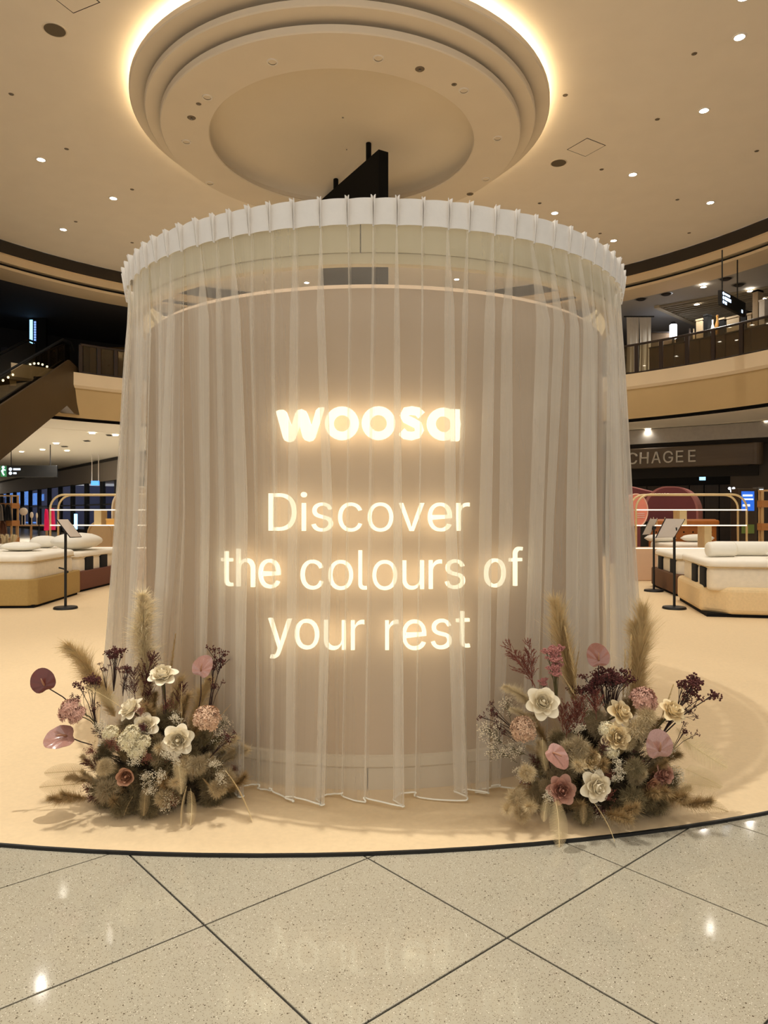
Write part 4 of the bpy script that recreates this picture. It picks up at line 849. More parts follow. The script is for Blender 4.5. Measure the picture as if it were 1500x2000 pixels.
# ---------------------------------------------------------------- balcony railings
M_rail=mat('handrail_dark',(46,32,24),.4)
def railing(pxs,label,Rr=14.9):
    t=thing('glass_railing',label,'railing',(A[0],A[1],zH(5.2)))
    an=[]
    for p in pxs: x,y=circ(p,Rr,A); an.append(math.atan2(y-A[1],x-A[0]))
    hr=[]; a0,a1=an[0],an[-1]
    for j in range(31):
        a=a0+(a1-a0)*j/30; hr.append((Rr*math.cos(a),Rr*math.sin(a),1.08))
    MB().tube(hr,.045,8).build('handrail',M_rail,t,smooth=True)
    MB().tube([(p[0],p[1],.03) for p in hr],.035,6).build('base_rail',M_rail,t)
    for k,a in enumerate(an):
        MB().box(-.07,.07,-.03,.03,0,1.06).build('post',M_rail,t,(Rr*math.cos(a),Rr*math.sin(a),0),(0,0,a+PI/2))
        if k:
            b=an[k-1]; g=.007*(1 if a>b else -1); rows=[]
            for q in (b+g,(a+b)/2,a-g):
                rows.append([((Rr+o)*math.cos(q),(Rr+o)*math.sin(q),z) for o,z in ((-.008,.06),(.008,.06),(.008,1.03),(-.008,1.03))])
            MB().rows(rows,True,True).build('glass_panel',M_glass,t)
railing([1200,1243,1291,1342,1393,1448,1506,1570],'tinted glass railing with dark handrail along the upper right balcony')
railing([300,262,226,193,157],'tinted glass railing along the dark upper left balcony')

# ---------------------------------------------------------------- upper right shop
M_wood=mat('counter_wood',(112,88,58),.6,var=.12,scale=3,stretch=(1,1,8)); M_paper=mat('kraft',(176,156,126),.8); M_cream=mat('cream_cloth',(214,206,192),.9,var=.04,scale=6)
ct2=thing('shop_counter','long brown counter front behind the upper right glass railing','counter',(A[0],A[1],zH(5.2)))
def arcbox(r0,r1,z0,z1,a0,a1,n=5):
    rows=[]
    for j in range(n):
        a=a0+(a1-a0)*j/(n-1); rows.append([(r*math.cos(a),r*math.sin(a),z) for r,z in ((r0,z0),(r1,z0),(r1,z1),(r0,z1))])
    return MB().rows(rows,True,True)
def anA(px,r): x,y=circ(px,r,A); return math.atan2(y-A[1],x-A[0])
ca=[anA(p,15.6) for p in (1268,1318,1368,1418,1468,1518,1575)]
for k in range(6): arcbox(15.6,15.7,0,1.0,ca[k],ca[k+1]+.003).build('front_panel',M_wood,ct2)
arcbox(15.55,16.4,1.0,1.05,ca[0],ca[-1],20).build('counter_top',M_rail,ct2)
nt_=thing('door_curtain','pair of off white cloth door curtains hanging in the dark doorway of the upper shop','curtain',W(1248,728,28.6))
for x0,x1 in ((-.50,-.01),(.01,.48)):
    rows=[]
    for i in range(9):
        u=i/8; rows.append([(x0+(x1-x0)*j/8*(1-.06*math.sin(PI*u))+.03*math.sin(PI*u),.03*math.sin(j*1.7+x0*9)*(1-u)*1.2+.01*math.sin(j*3),.02+2.2*u) for j in range(9)])
    MB().rows(rows,False,False).build('cloth_panel',M_cream,nt_)
MB().cyl((-.6,0,2.24),(.6,0,2.24),.025).build('curtain_rod',M_black,nt_)
DH=[]
def shopthing(name,label,cat,px,dd=.35,group='goods on the upper shop counter'):
    x,y=circ(px,15.6+dd,A); return thing(name,label,cat,(x,y,zH(5.2)+1.05),math.atan2(y-A[1],x-A[0])-PI/2,group)

def carton(px,w,h,d,m,lb,lid=None):
    t=shopthing('box',lb,'box',px); h*=1.45; MB().box(-w/2,w/2,-d/2,d/2,0,h,b=.01).build('body',m,t); MB().box(-w/2-.01,w/2+.01,-d/2-.01,d/2+.01,h-.05,h+.01).build('lid',lid or m,t); return t
carton(1436,.46,.40,.3,M_paper,'wide kraft box on the upper counter below the hanging sign'); carton(1457,.20,.46,.3,M_blackmatte,'black upright box beside the wide kraft box on the upper counter')
carton(1468,.15,.38,.3,M_paper,'small kraft box right of the black box on the upper counter'); carton(1493,.2,.62,.3,M_white,'pale box at the right end of the upper counter'); carton(1480,.2,.88,.3,M_paper,'tall kraft box left of the pale box on the upper counter',M_blackmatte)
carton(1414,.2,.42,.3,M_blackmatte,'black box just left of the wide kraft box',M_paper); carton(1370,.26,.52,.3,M_paper,'brown paper box in the middle of the upper counter')
carton(1382,.16,.60,.3,M_blackmatte,'black narrow box right of the brown paper box on the upper counter')
def vase(px,h,r,m,lb):
    t=shopthing('vase',lb,'vase',px,.3); h*=1.5; MB().lathe([(.01,0),(r*.6,.0),(r,h*.35),(r*.8,h*.6),(r*.35,h*.8),(r*.45,h),(r*.4,h),(r*.3,h*.8)],16).build('body',m,t,auto=40); MB().lathe([(r*.40,h),(r*.5,h+.012),(r*.45,h+.02)],16).build('lip',m,t)
M_ltan=mat('lamp_tan',(150,104,40),.5)
vase(1401,.5,.09,M_ltan,'amber vase on the upper counter'); vase(1392,.42,.07,M_white,'white vase left of the amber vase on the upper counter'); vase(1355,.3,.05,M_paper,'slim tan vase on the upper counter'); vase(1347,.32,.07,M_rail,'round maroon vase at the left of the upper counter'); vase(1361.5,.34,.04,M_white,'slim white bottle on the upper counter'); vase(1486.5,.3,.04,M_white,'slim white jar between the tall kraft box and the pale box')
t=thing('glowing_lantern','bright bluish white lantern glowing in the upper shop','lamp',W(1315,668,29.0)); M_lant=mat('lantern',(255,255,255),.5,emit=(238,242,255),es=9)
MB().box(-.13,.13,-.1,.1,.12,.72,b=.05).build('lit_body',M_lant,t); MB().cyl((0,0,-.3),(0,0,.14),.05).build('base',M_black,t); MB().cyl((0,0,.72),(0,0,.80),.09).build('cap',M_black,t)
t=thing('display_cabinet','low brown display cabinet beside the glowing lantern in the upper shop','cabinet',W(1295,700,29.3)); MB().box(-.55,.45,-.2,.2,-.75,1.0,b=.02).build('body',M_wood,t); MB().box(-.58,.48,-.22,.22,1.0,1.04).build('top',M_rail,t)
# slatted ceiling field over the shop
sl=thing('slat_ceiling','field of thin pale ceiling slats over the upper right shop','ceiling slats'); P0=onH(1290,598,8.07); P1=onH(1500,560,8.07); P2=onH(1352,626,8.07)
e1=(P1-P0)*1.6; e2=(P2-P0); M_slat=mat('slat_pale',(150,138,116),.8); M_void=mat('slat_void',(40,34,28),.9)
def quadbox(a,b,c,d,z0,z1): return MB().prism([(p.x,p.y) for p in (a,b,c,d)],'z',z0,z1)
q=.0; a=P0; quadbox(P0,P0+e1,P0+e1+e2*1.5,P0+e2*1.5,zH(8.095),zH(8.11)).build('void',M_void,sl)
n=e2.normalized()
for k in range(17):
    o=P0+e2*(1.5*k/16); quadbox(o,o+e1,o+e1+n*.085,o+n*.085,zH(8.03),zH(8.095)).build('slat',M_slat,sl)
quadbox(P0-n*.1,P0+e2*1.5,P0+e2*1.5-e1.normalized()*.2,P0-n*.1-e1.normalized()*.2,zH(8.0),zH(8.1)).build('edge_trim',mat('slat_trim',(190,176,148),.8),sl)
# hanging direction sign, upper right
M_signlit=mat('sign_lit',(230,240,255),.5,emit=(205,228,255),es=1.6)
def hang_sign(label,pa,pb,zt,zb,ztop,rods,thick=.12):
    t=thing('hanging_sign',label,'sign',((pa.x+pb.x)/2,(pa.y+pb.y)/2,(zt+zb)/2)); o=t.location; L=(pb-pa).length; dr=(pb-pa).normalized(); rz=math.atan2(dr.y,dr.x); t.rotation_euler.z=rz
    h=(zt-zb)/2; MB().box(-L/2,L/2,-thick/2,thick/2,-h,h,b=.02).build('sign_box',M_black,t)
    for r in rods: MB().cyl((L*(r-.5),0,h),(L*(r-.5),0,ztop-o.z),.02).build('hanger_rod',M_black,t)
    return t,L,h,-thick/2-.006
def icons(t,rows,yf,mt=None):
    for x0,w,z,h in rows:
        MB().box(x0,x0+w,yf-.004,yf+.003,z-h/2,z+h/2,b=.0).build('lit_mark',mt or M_signlit,t)
pa=Vector((10.3,22,0)); pb=Vector((11.75,23.4,0))
t,L,h,yf=hang_sign('black hanging direction sign with white pictograms over the upper right balcony',pa,pb,zH(6.82),zH(6.36),zH(8.09),(.1,.72))
for k,z in enumerate((.13,.0,-.13)):
    MB().lathe([(.001,0),(.05,0),(.05,.01)],14).build('lit_mark',M_signlit,t,(-L/2+.12,yf,z),(PI/2,0,0)); 
icons(t,[(-L/2+.24,.42,.14,.06),(-L/2+.24,.50,.01,.10),(-L/2+.24,.16,-.13,.09),(.62,.10,-.12,.10)],yf)
t=thing('wall_sign','white lit shop sign board deep in the upper right shop','sign',W(1275,668,30)); 
t.location.z=zH(5.2)
MB().box(-.02,.02,-.03,.03,0,1.5).build('post',M_black,t); MB().box(-.05,.05,-.03,.03,1.5,2.0).build('lit_tube',M_lant,t)
for px,py,lb in ((1361,594,'lit downlight among the ceiling slats left of the hanging sign'),(1465,568,'lit downlight among the ceiling slats right of the hanging sign'),(1491,583,'lit downlight at the right picture edge above the upper counter'),(1374,560,'round pale ceiling lamp above the hanging sign')):
    p=onH(px,py,8.02); downlight(p,lb,True,480,'downlights of the upper right shop',sc=1.3,cone=150)
for px,py,lb in ((1252,584,'dark ceiling vent nearest the curtain on the upper right ceiling'),(1301,574,'second dark ceiling vent from the curtain on the upper right ceiling'),(1418,544,'dark round detector right of the sign rod on the upper right ceiling'),(1443,556,'dark detector between the two sign rods on the upper right ceiling')):
    p=onH(px,py,8.09); t=thing('ceiling_vent',lb,'vent',p,group='vents of the upper right ceiling'); MB().lathe([(.001,-.05),(.13,-.05),(.17,-.02),(.19,0)],16).build('cover',M_groove,t); MB().lathe([(.19,-.008),(.24,0)],16).build('rim',M_steel,t)

# ---------------------------------------------------------------- upper left: dark shop, lit sign
t=thing('light_sign','tall dark sign column with icy blue light strips in the dark upper left shop','sign',W(68,715,30)); M_blue=mat('blue_strip',(170,225,255),.5,emit=(150,215,255),es=2.2); M_blue2=mat('blue_letters',(190,220,255),.5,emit=(140,180,255),es=1.1)
t.location.z=zH(5.2); z1=W(68,626,30).z-t.location.z; MB().box(-.13,.5,-.1,.1,0,z1+.1).build('column',M_black,t); MB().box(-.16,-.04,-.12,-.1,.55,z1).build('light_strip',M_blue,t); MB().box(-.16,-.04,-.12,-.1,.1,.5).build('light_strip',M_blue,t)
for k in range(9): MB().box(.02,.10,-.115,-.1,z1-.14-k*.105,z1-.06-k*.105).build('lit_letter',M_blue2,t)
for px,lb in ((42,'grey column at the left of the blue sign in the dark upper shop'),(10,'grey column at the left picture edge in the dark upper shop'),(90,'grey column just right of the blue sign in the dark upper shop'),(212,'gold panel standing in for golden reflections in the upper left railing glass')):
    p=W(px,700,31); t=thing('upright_panel',lb,'column',(p.x,p.y,zH(5.2))); g=mat('gold_reflection',(120,92,48),.35,metal=.5) if px==212 else mat('dim_grey',(66,64,68),.6)  # the wide gold one is added to imitate reflections in the railing glass
    wd=.75 if px==212 else .14; MB().box(-wd,wd,-.1,.1,.1,1.9).build('panel',g,t); MB().box(-wd-.03,wd+.03,-.12,.12,0,.1).build('base',M_black,t)

# ---------------------------------------------------------------- escalator
es=thing('escalator','brown clad escalator climbing to the upper left balcony','escalator',(-12.3,20,0)); M_esc=mat('escalator_bronze',(84,66,42),.45,metal=.35,var=.12,scale=.6); M_escd=mat('escalator_dark',(24,22,20),.6)
def top(y): return 7.14-(26.3-y)*.5
poly=[(12.4,.0),(15.4,0),(26.0,5.42),(26.6,5.22),(27.3,5.22),(27.3,6.70),(26.9,6.98),(26.2,7.12),(25.2,top(25.2)+.02),(12.4,.19)]
lp=lambda P:[(y-20,z) for y,z in P]
MB().prism(lp(poly),'x',.72,.8).build('side_panel',M_esc,es); MB().prism(lp(poly),'x',-.8,-.72).build('side_panel',M_esc,es)
MB().prism(lp([(15.4,.01),(26,5.43),(26.6,5.23),(27.3,5.23),(27.3,5.33),(26.6,5.33),(26,5.53),(15.4,.11)]),'x',-.72,.72).build('soffit',M_esc,es)
for k in range(26): 
    y=13+k*.52; z=max(top(y)-.35,.02)
    MB().box(-.5,.5,y-20,y-20+.54,z-.26,z).build('step',M_escd,es)
for x in (-.64,.64):
    MB().prism(lp([(13.2,.6),(25.4,6.62),(26.6,7.02),(26.6,7.75),(26.0,7.75),(13.2,1.35)]),'x',x-.008,x+.008).build('balustrade',M_glass if x>0 else M_escd,es)
    MB().tube([(x,y-20,z) for y,z in ((13.0,.9),(13.2,1.42),(19.6,4.62),(26.0,7.82),(26.7,7.86),(26.95,7.6))],.045,6).build('handrail',M_blackmatte,es)
dot=MB().ball((0,0,0),.045,4).mesh('skirt_light',mat('skirt_led',(255,255,255),.5,emit=(255,252,240),es=5))
for px,py in ((6,743),(16,737),(25,732),(34,726),(43,721),(52,716),(59,712),(67,710),(75,710),(83,712),(92,716)):
    d=-12.9*F/(px-750); p=W(px,py,d); obj('skirt_light',dot,es,(p.x+12.3,p.y-20,p.z))

# ---------------------------------------------------------------- lower left hall: ceiling, glazed facade, signs
struct(MB().lathe([(29.5,zH(3.38)),(75,zH(3.38))],60,A,88,165).build('ceiling_hall',M_gceil))
f0=Vector((-9,34.4,0)); f1=Vector((-47,85.7,0)); fd=(f1-f0).normalized(); fn=Vector((-fd.y,fd.x,0)); 
if fn.y>0: fn=-fn
def fac(u0,u1,z0,z1,th,off=0):
    a=f0+fd*u0+fn*(off-th/2)*-1; b=f0+fd*u1+fn*(off-th/2)*-1; return quadbox(a,b,b-fn*th,a-fn*th,z0,z1)
LF=(f1-f0).length
win=struct(fac(0,LF,EYE+2.0,EYE+3.38,.5).build('window_1',mat('bulkhead_grey',(128,118,108),.7,var=.03)))
fac(0,LF,EYE+3.2,EYE+3.36,.7).build('shadow_gap',M_groove,win)
fac(0,LF,0,.3,.4).build('sill',M_groove,win)
M_pane=glassy('facade_glass',(255,255,255),(.60,.70,.85))
u=0; k=0
while u<LF:
    fac(u,u+(.9 if k==3 else .14),.3,EYE+2.0,.34).build('mullion',M_black,win); fac(u+.14,u+3.9,.3,EYE+2.0,.03).build('pane',M_pane,win); u+=4; k+=1
fac(0,LF,2.0,2.1,.2).build('transom',M_black,win)
q0=f1+fn*45; struct(quadbox(f1,f1+fd*.4,q0+fd*.4,q0,0,EYE+3.38).build('wall_left_unseen',M_brownwall)); q1=q0-fd*60; struct(quadbox(q0,q1,q1+fn*.4,q0+fn*.4,0,EYE+3.38).build('wall_far_left_unseen',M_brownwall))  # unseen hall end walls, added to keep the bright world out of glass reflections
# the lit building across the street
M_dusk=mat('dusk_facade',(54,56,80),.8,var=.2,scale=.2,emit=(40,48,92),es=.45); M_litwin=mat('lit_blue_window',(120,170,230),.5,emit=(116,172,240),es=1.7)  # dusk light is put into the building wall as a faint blue glow
bb=thing('street_building','dusky building with lit blue windows seen through the left glass facade','building',(-40,95,0),math.atan2(fd.y,fd.x)); 
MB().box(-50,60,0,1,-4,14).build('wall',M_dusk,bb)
def onbld(px,py):
    m=(px-750)/F; c,s=math.cos(bb.rotation_euler.z),math.sin(bb.rotation_euler.z)
    # front face passes through bb.location along (c,s)
    t=(m*bb.location.y-bb.location.x)/(c-m*s); y=bb.location.y+s*t; return t, EYE-(py-1000)/F*y
for x0,x1,y0,y1 in ((24,48,962,986),(49,74,962,986),(78,88,964,986),(89,100,966,978),(0,3,964,970),(10,22,966,971),(62,74,1019,1022),(77,86,1019,1022)):
    a,zt=onbld(x0,y0); b,zb=onbld(x1,y1); MB().box(min(a,b),max(a,b),1.001,1.12,min(zb,zt),max(zb,zt)).build('lit_window',M_litwin,bb)
t,L,h,yf=hang_sign('black hanging direction sign with white marks and a green exit box, lower left hall',Vector(W(14,921,36)).xy.to_3d(),Vector(W(112,923,36)).xy.to_3d(),W(0,909,36).z,W(0,932,36).z,zH(3.38),(.08,.86))
M_exit=mat('exit_green',(60,140,90),.5,emit=(30,110,60),es=.5); 
MB().box(-L/2-.3,-L/2-.03,-.06,.06,-h*.9,h*.9).build('exit_box',M_exit,t)
for k,z in enumerate((.10,-.10)): MB().lathe([(.001,0),(.08,0),(.08,.01)],14).build('lit_mark',M_signlit,t,(-L/2+.20,yf,z),(PI/2,0,0))
icons(t,[(-L/2+.34,.36,.10,.09),(-L/2+.34,.16,-.10,.09)],yf); MB().ball((-L/2-.16,-.07,.2),.07,5).tube([(-L/2-.16,-.07,.12),(-L/2-.2,-.07,-.05),(-L/2-.12,-.07,-.2)],.04,5).tube([(-L/2-.05,-.07,.05),(-L/2-.16,-.07,.08),(-L/2-.26,-.07,.0)],.03,5).build('exit_figure',M_signlit,t)
pa=W(178,943,42); pb=W(194,943,42)
t,L,h,yf=hang_sign('small blue hanging sign on two white rods, lower left hall',pa.xy.to_3d(),pb.xy.to_3d(),W(0,939,42).z,W(0,948,42).z,zH(3.38),(.1,.9),.1)
for c in t.children:
    c.data.materials.clear(); c.data.materials.append(M_white if c.name.startswith('hanger') else mat('blue_sign',(70,140,220),.5,emit=(60,140,235),es=.9))
for (px,py),lb in zip(((180,846),(110,866),(131,880),(42,882),(83,878),(225,850)),('brightest lit downlight of the lower left hall','lit downlight below left of the brightest one in the left hall','lit downlight above the right end of the hanging sign','lit downlight above the left end of the hanging sign','lit downlight over the middle of the hanging sign','lit downlight of the left hall just beside the curtain edge')):
    downlight(onH(px,py,3.37),lb,True,1000,'downlights of the lower left hall',sc=1.7,cone=150)
for (px,py),lb in zip(((215,850),(126,872),(170,861)),('black square ceiling vent in the left hall near the curtain','dark ceiling fitting in the middle of the left hall','grey ceiling fitting left of the brightest hall downlight')):
    t=thing('ceiling_vent',lb,'vent',onH(px,py,3.37)); MB().box(-.11,.11,-.11,.11,-.03,0).build('cover',M_groove,t); MB().box(-.14,.14,-.14,.14,-.012,0).build('rim',M_steel,t)

# ---------------------------------------------------------------- lower right: storefront
sf=thing('storefront','dark storefront with wide bronze fascia and grey letters reading CHAGEE','shop front')
s0=W(1150,895,31.0); s1=W(1490,890,27.0); sd=(s1-s0); sd.z=0; SL=sd.length; sd.normalize(); sf.location=(s0.x,s0.y,0); sf.rotation_euler.z=math.atan2(sd.y,sd.x)
M_bronze=mat('fascia_bronze',(92,76,58),.5,var=.12,scale=2,stretch=(.4,1,3)); M_bulk=mat('bulkhead_pale',(170,162,150),.8)
MB().box(-8,SL-.25,-.25,.3,EYE+1.80,EYE+2.62,b=.05).build('fascia',M_bronze,sf); MB().cyl((SL-.25,.02,EYE+1.8),(SL-.25,.02,EYE+2.62),.27,n=20).build('fascia_end',M_bronze,sf)
MB().box(-8,SL+6,-.1,.5,EYE+2.62,EYE+2.80).build('shadow_gap',M_groove,sf); MB().box(-8,SL+6,-.2,.5,EYE+2.80,EYE+3.38).build('bulkhead',M_bulk,sf)
MB().box(-8,SL-.2,.3,.4,EYE+1.4,EYE+1.8).build('lintel',M_groove,sf); MB().box(SL-1.2,SL+1.6,.4,1.0,0,EYE+2.62).build('pier',M_brownwall,sf)
MB().box(-8,SL-1,4,4.1,0,EYE+1.8).build('back_wall',M_darkwall,sf)
for k in range(7): MB().box(SL-6.0+k*.62,SL-5.42+k*.62,3.86,3.98,.1,EYE+1.2).build('wood_panel',mat('shop_panel',(84,70,58),.6,var=.15,scale=2,stretch=(6,1,.5)),sf)
M_letg=mat('letter_grey',(196,188,174),.5)
def sfx(px):   # along the fascia front face
    m=(px-750)/F; a=s0+Vector((sd.y,-sd.x,0))*.26; return (m*a.y-a.x)/(sd.x-m*sd.y)
for ch,x0,x1 in (('C',1226,1245),('H',1250,1267),('A',1273,1291),('G',1296,1315),('E',1321,1335),('E',1345,1359)):
    g=GLYPH[ch]; xs=[p[0] for l in g for p in l]; u0,u1=sfx(x0),sfx(x1); zb=EYE+1.98; hh=.46
    me=curve_mesh('letter',[[((p[0]-min(xs))/(max(xs)-min(xs))*(u1-u0),p[1]/509*hh) for p in l] for l in g],.003,.03); me.materials.clear(); me.materials.append(M_letg)
    obj('letter',me,sf,(u0,-.285,zb),(PI/2,0,0))
t=thing('exit_sign','small cyan exit sign glowing in the dark storefront','sign',W(1372,938,30.5)); MB().box(-.12,.12,-.03,.03,0,.24).build('lit_face',M_blue,t); MB().cyl((0,0,.24),(0,0,.5),.01).build('hanger_rod',M_black,t)
for k,(px,py) in enumerate(((1425,954),(1433,954),(1429,959))):
    t=thing('spotlight',['left','right','lower'][k]+' of three tiny white spots grouped in the dark shop','lamp',W(px,py,26)); MB().ball((0,0,0),.05,5).build('lit_bulb',M_lant,t); MB().cyl((0,.04,0),(0,.18,.02),.03).build('socket',M_black,t)
for px,py,lb in ((1265,838,'lit downlight under the right balcony nearest the curtain'),(1497,823,'lit downlight at the right picture edge under the balcony'),(1380,836,'dim downlight in the middle of the right lower ceiling')):
    downlight(onH(px,py,3.39),lb,px!=1380,40 if px!=1380 else 0,'downlights under the right balcony',sc=1.4,cone=150)
# information kiosk with a light strip, wooden shelf
ks=thing('kiosk','tall bronze kiosk with a blue screen and an icy white light strip','kiosk',(W(1462,1000,20).x,20,SZ)); MB().box(-.33,.2,-.1,.35,0,2.2,b=.02).build('body',mat('kiosk_bronze',(70,56,40),.5,metal=.3),ks)
MB().box(.22,.36,-.12,.2,0,2.24).build('light_column',M_steel,ks); MB().box(.24,.34,-.14,-.12,.4,2.18).build('light_strip',mat('strip_icy',(220,238,255),.5,emit=(205,232,255),es=1.8),ks)
M_scr=mat('screen_blue',(50,110,220),.3,emit=(44,104,222),es=.75); MB().box(-.25,.1,-.115,-.1,1.58,2.12).build('screen',M_scr,ks); MB().box(-.22,.05,-.12,-.114,1.98,2.03).box(-.22,.07,-.12,-.114,1.88,1.92).box(-.22,-.02,-.12,-.114,1.70,1.76).build('screen_marks',M_signlit,ks)
MB().box(-.25,.1,-.115,-.1,.95,1.2).build('leaflet_pocket',mat('leaflet_green',(110,130,60),.6),ks)
def shelf(label,loc,rz=0,dp=.4):
    t=thing('wooden_shelf',label,'shelf',loc,rz); m=mat('ash_wood',(196,158,104),.5,var=.08,scale=4,stretch=(6,1,1)); m2=mat('oak_orange',(176,118,62),.5,var=.1,scale=4,stretch=(1,1,6))
    for x in (0,1.0): 
        for y in (0,dp): MB().box(x-.025,x+.025,y-.025,y+.025,0,2.05).build('post',m,t)
    for z in (.55,1.10,1.66): MB().box(-.04,1.04,-.05,dp+.05,z,z+.17).build('shelf_board',m2,t)
    MB().box(-.03,1.03,-.03,dp+.03,2.05,2.09).build('top_rail',m,t); return t
shelf('open shelf of pale posts and orange boards at the right picture edge',(W(1489,0,17.5).x,17.5,SZ),0,.12)

# ---------------------------------------------------------------- beds
M_mat=mat('mattress_knit',(238,226,204),.95,var=.05,scale=14,bump=.3,bscale=60); M_top=mat('topper_white',(244,236,220),.95,var=.02,bump=.15,bscale=20); M_pil=mat('pillow_white',(240,234,220),.95,var=.02,bump=.1,bscale=20)
M_strap=mat('strap_black',(20,20,22),.9)
def wobf(k,am=.02): return lambda p:(p[0]+am*.4*math.sin(p[1]*5+k),p[1]+am*.4*math.sin(p[0]*6+k),p[2]+am*math.sin(p[0]*5.2+k)*math.cos(p[1]*4.1+k))
def bed(label,corner,ldir,col,side=1,Wd=1.9,Ln=2.1,bh=.44,soft=.03,chamfer=0,name='base_m',straps=(.35,.75),group='display beds on the carpet',tall=.28,foot_straps=False):
    # corner: near corner on the aisle side; the bed extends away from the aisle (side=+1 to the right, -1 to the left)
    l=Vector((ldir[0],ldir[1],0)).normalized(); rz=math.atan2(-l.x,l.y)
    t=thing('bed',label,'bed',(corner[0],corner[1],SZ),rz,group); m=mat(name,col,.9,var=.06,scale=30,bump=.2,bscale=300)
    cx=side*Wd/2; 
    MB().box(cx-Wd/2+.04,cx+Wd/2-.04,.05,Ln-.04,0,.05).build('plinth',M_blackmatte,t)
    if chamfer:
        P=[(0,chamfer),(chamfer*side,0),(Wd*side,0),(Wd*side,Ln),(0,Ln)]; P=P if side>0 else P[::-1]
        mm=MB(); 
        for ins,z0,z1 in ((0,.04,bh),): mm.prism(P,'z',z0,z1)
        b=mm.build('base',m,t); bv=b.modifiers.new('soft','BEVEL'); bv.width=soft; bv.segments=3
    else: MB().rbox(cx,Ln/2,Wd,Ln,.04,bh,.06,soft,4).build('base',m,t,auto=50)
    mt_=MB().rbox(cx,Ln/2,Wd-.16,Ln-.16,bh-.06,bh+tall,.14,.06,5,wob=wobf(len(label),.006)).build('mattress',M_mat,t,auto=60)
    MB().rbox(cx,Ln/2,Wd-.10,Ln-.10,bh+tall-.01,bh+tall+.12,.16,.055,5,wob=wobf(len(label)*1.3,.014)).build('topper',M_top,t,auto=70)
    MB().tube([(cx+(Wd/2-.06)*a,Ln/2+(Ln/2-.06)*b,bh+tall+.01) for a,b in ((-1,-.9),(-.9,-1),(.9,-1),(1,-.9),(1,.9),(.9,1),(-.9,1),(-1,.9),(-1,-.9))],.010,5).build('piping',mat('piping_tan',(190,164,120),.8),t)
    sp=MB().rbox(0,0,.30,.03,-.15,.15,.03,.012,3,wob=lambda p:(p[0]*(1+.12*abs(p[2])/.15),p[1],p[2])).mesh('strap_pad',M_strap,True)
    for y in straps: obj('strap_pad',sp,t,(side*.068,y*Ln*.5+.1,bh+tall*.45),(0,0,PI/2))
    return t
def pillow(label,loc,rz,w,d,h,name='pillow',cat='pillow',m=None,tilt=0,group='white pillows on the beds'):
    t=thing(name,label,cat,loc,rz,group); t.rotation_euler.x=tilt
    rows=[]
    for i in range(9):
        v=-1+2*i/8; rr=[]
        for j in range(16):
            a=2*PI*j/16; rr.append((v*w/2*(1-.06*abs(math.cos(a))*0),d/2*math.cos(a)*(max(.02,1-abs(v)**3.2))**.5,h/2+h/2*math.sin(a)*(max(.02,1-abs(v)**2.6))**.6))
        rows.append(rr)
    MB().rows(rows,True,True).build('cushion',m or M_pil,t,auto=80)
    MB().tube([(-w*.46,-d*.05,h*.62),(-w*.47,0,h*.5),(-w*.46,.05*d,h*.4)],.006,5).build('tag',M_mat,t); return t
def bolster(label,loc,rz,L,r):
    t=thing('bolster',label,'pillow',loc,rz,'white pillows on the beds'); rows=[]
    for u,k in ((-.5,.05),(-.495,.6),(-.47,.9),(-.42,1),(0,1.02),(.42,1),(.47,.9),(.495,.6),(.5,.05)): rows.append([(u*L,r*k*math.cos(2*PI*j/18),r+r*k*math.sin(2*PI*j/18)) for j in range(18)])
    MB().rows(rows,True,True).build('roll',M_pil,t,auto=70); MB().lathe([(r*.99,-.006),(r*1.03,0),(r*.99,.006)],18).build('seam',M_mat,t,(L*.42,0,r),(0,PI/2,0))
    return t
lr=(.205,.979); RB=Vector((4.72,10.55,0)); rzR=math.atan2(-lr[0],lr[1])
bed('cream upholstered bed with clipped corner at the right, nearest the viewer',RB,lr,(236,208,160),1,2.0,2.1,.44,.07,.35,'base_cream',(.30,.85))
def onbed(u,v,z): return RB+Vector((lr[1],-lr[0],0))*u+Vector((lr[0],lr[1],0))*v+Vector((0,0,z))
zt=SZ+.44+.28+.125
bolster('long white bolster across the cream bed',onbed(1.05,1.15,zt),rzR,1.5,.115); bolster('short white bolster lying at the left end of the cream bed',onbed(.42,.82,zt),rzR+.25,.46,.115)
pillow('white pillow lying in front of the long bolster on the cream bed',onbed(1.35,.62,zt),rzR+.1,.7,.42,.13)
R2=Vector((5.33,13.15,0)); bed('dark brown upholstered bed behind the cream bed on the right',R2,(.14,.99),(104,72,48),1,1.9,1.9,.40,.03,0,'base_brown',(.3,1.3),tall=.26)
L1=Vector((-5.60,11.5,0)); bed('olive upholstered bed with clipped corner at the left, nearest the viewer',L1,(-.06,.998),(176,146,88),-1,2.0,2.0,.46,.02,.12,'base_olive',(),tall=.27)
L2=Vector((-5.83,13.75,0)); bed('reddish brown upholstered bed behind the olive bed on the left',L2,(.03,1),(112,70,54),-1,1.9,1.95,.40,.02,0,'base_redbrown',(.45,1.15),tall=.26)
zl=SZ+.46+.27+.125
pillow('white pillow on the olive bed, left one at the picture edge',(-7.35,12.7,zl),.05,.75,.5,.17); pillow('white pillow on the olive bed, right one',(-6.45,12.75,zl),-.05,.7,.5,.16)
pillow('large plump white pillow on the reddish brown bed',(-6.25,14.6,SZ+.40+.26+.125),PI/2-.2,1.2,.75,.34); pillow('thin white pillow behind the plump one on the reddish brown bed',(-7.2,15.2,SZ+.785),.1,.6,.42,.26)
MB().box(0,0,0,0,0,0)
t=thing('lever_handle','small black lever sticking out between mattress and base of the olive bed','lever',(-5.60,12.35,.60)); MB().tube([(0,0,0),(.10,-.02,-.02),(.16,-.03,-.07)],.014,6).build('arm',M_black,t); MB().ball((.16,-.03,-.07),.022,5).build('tip',M_black,t)
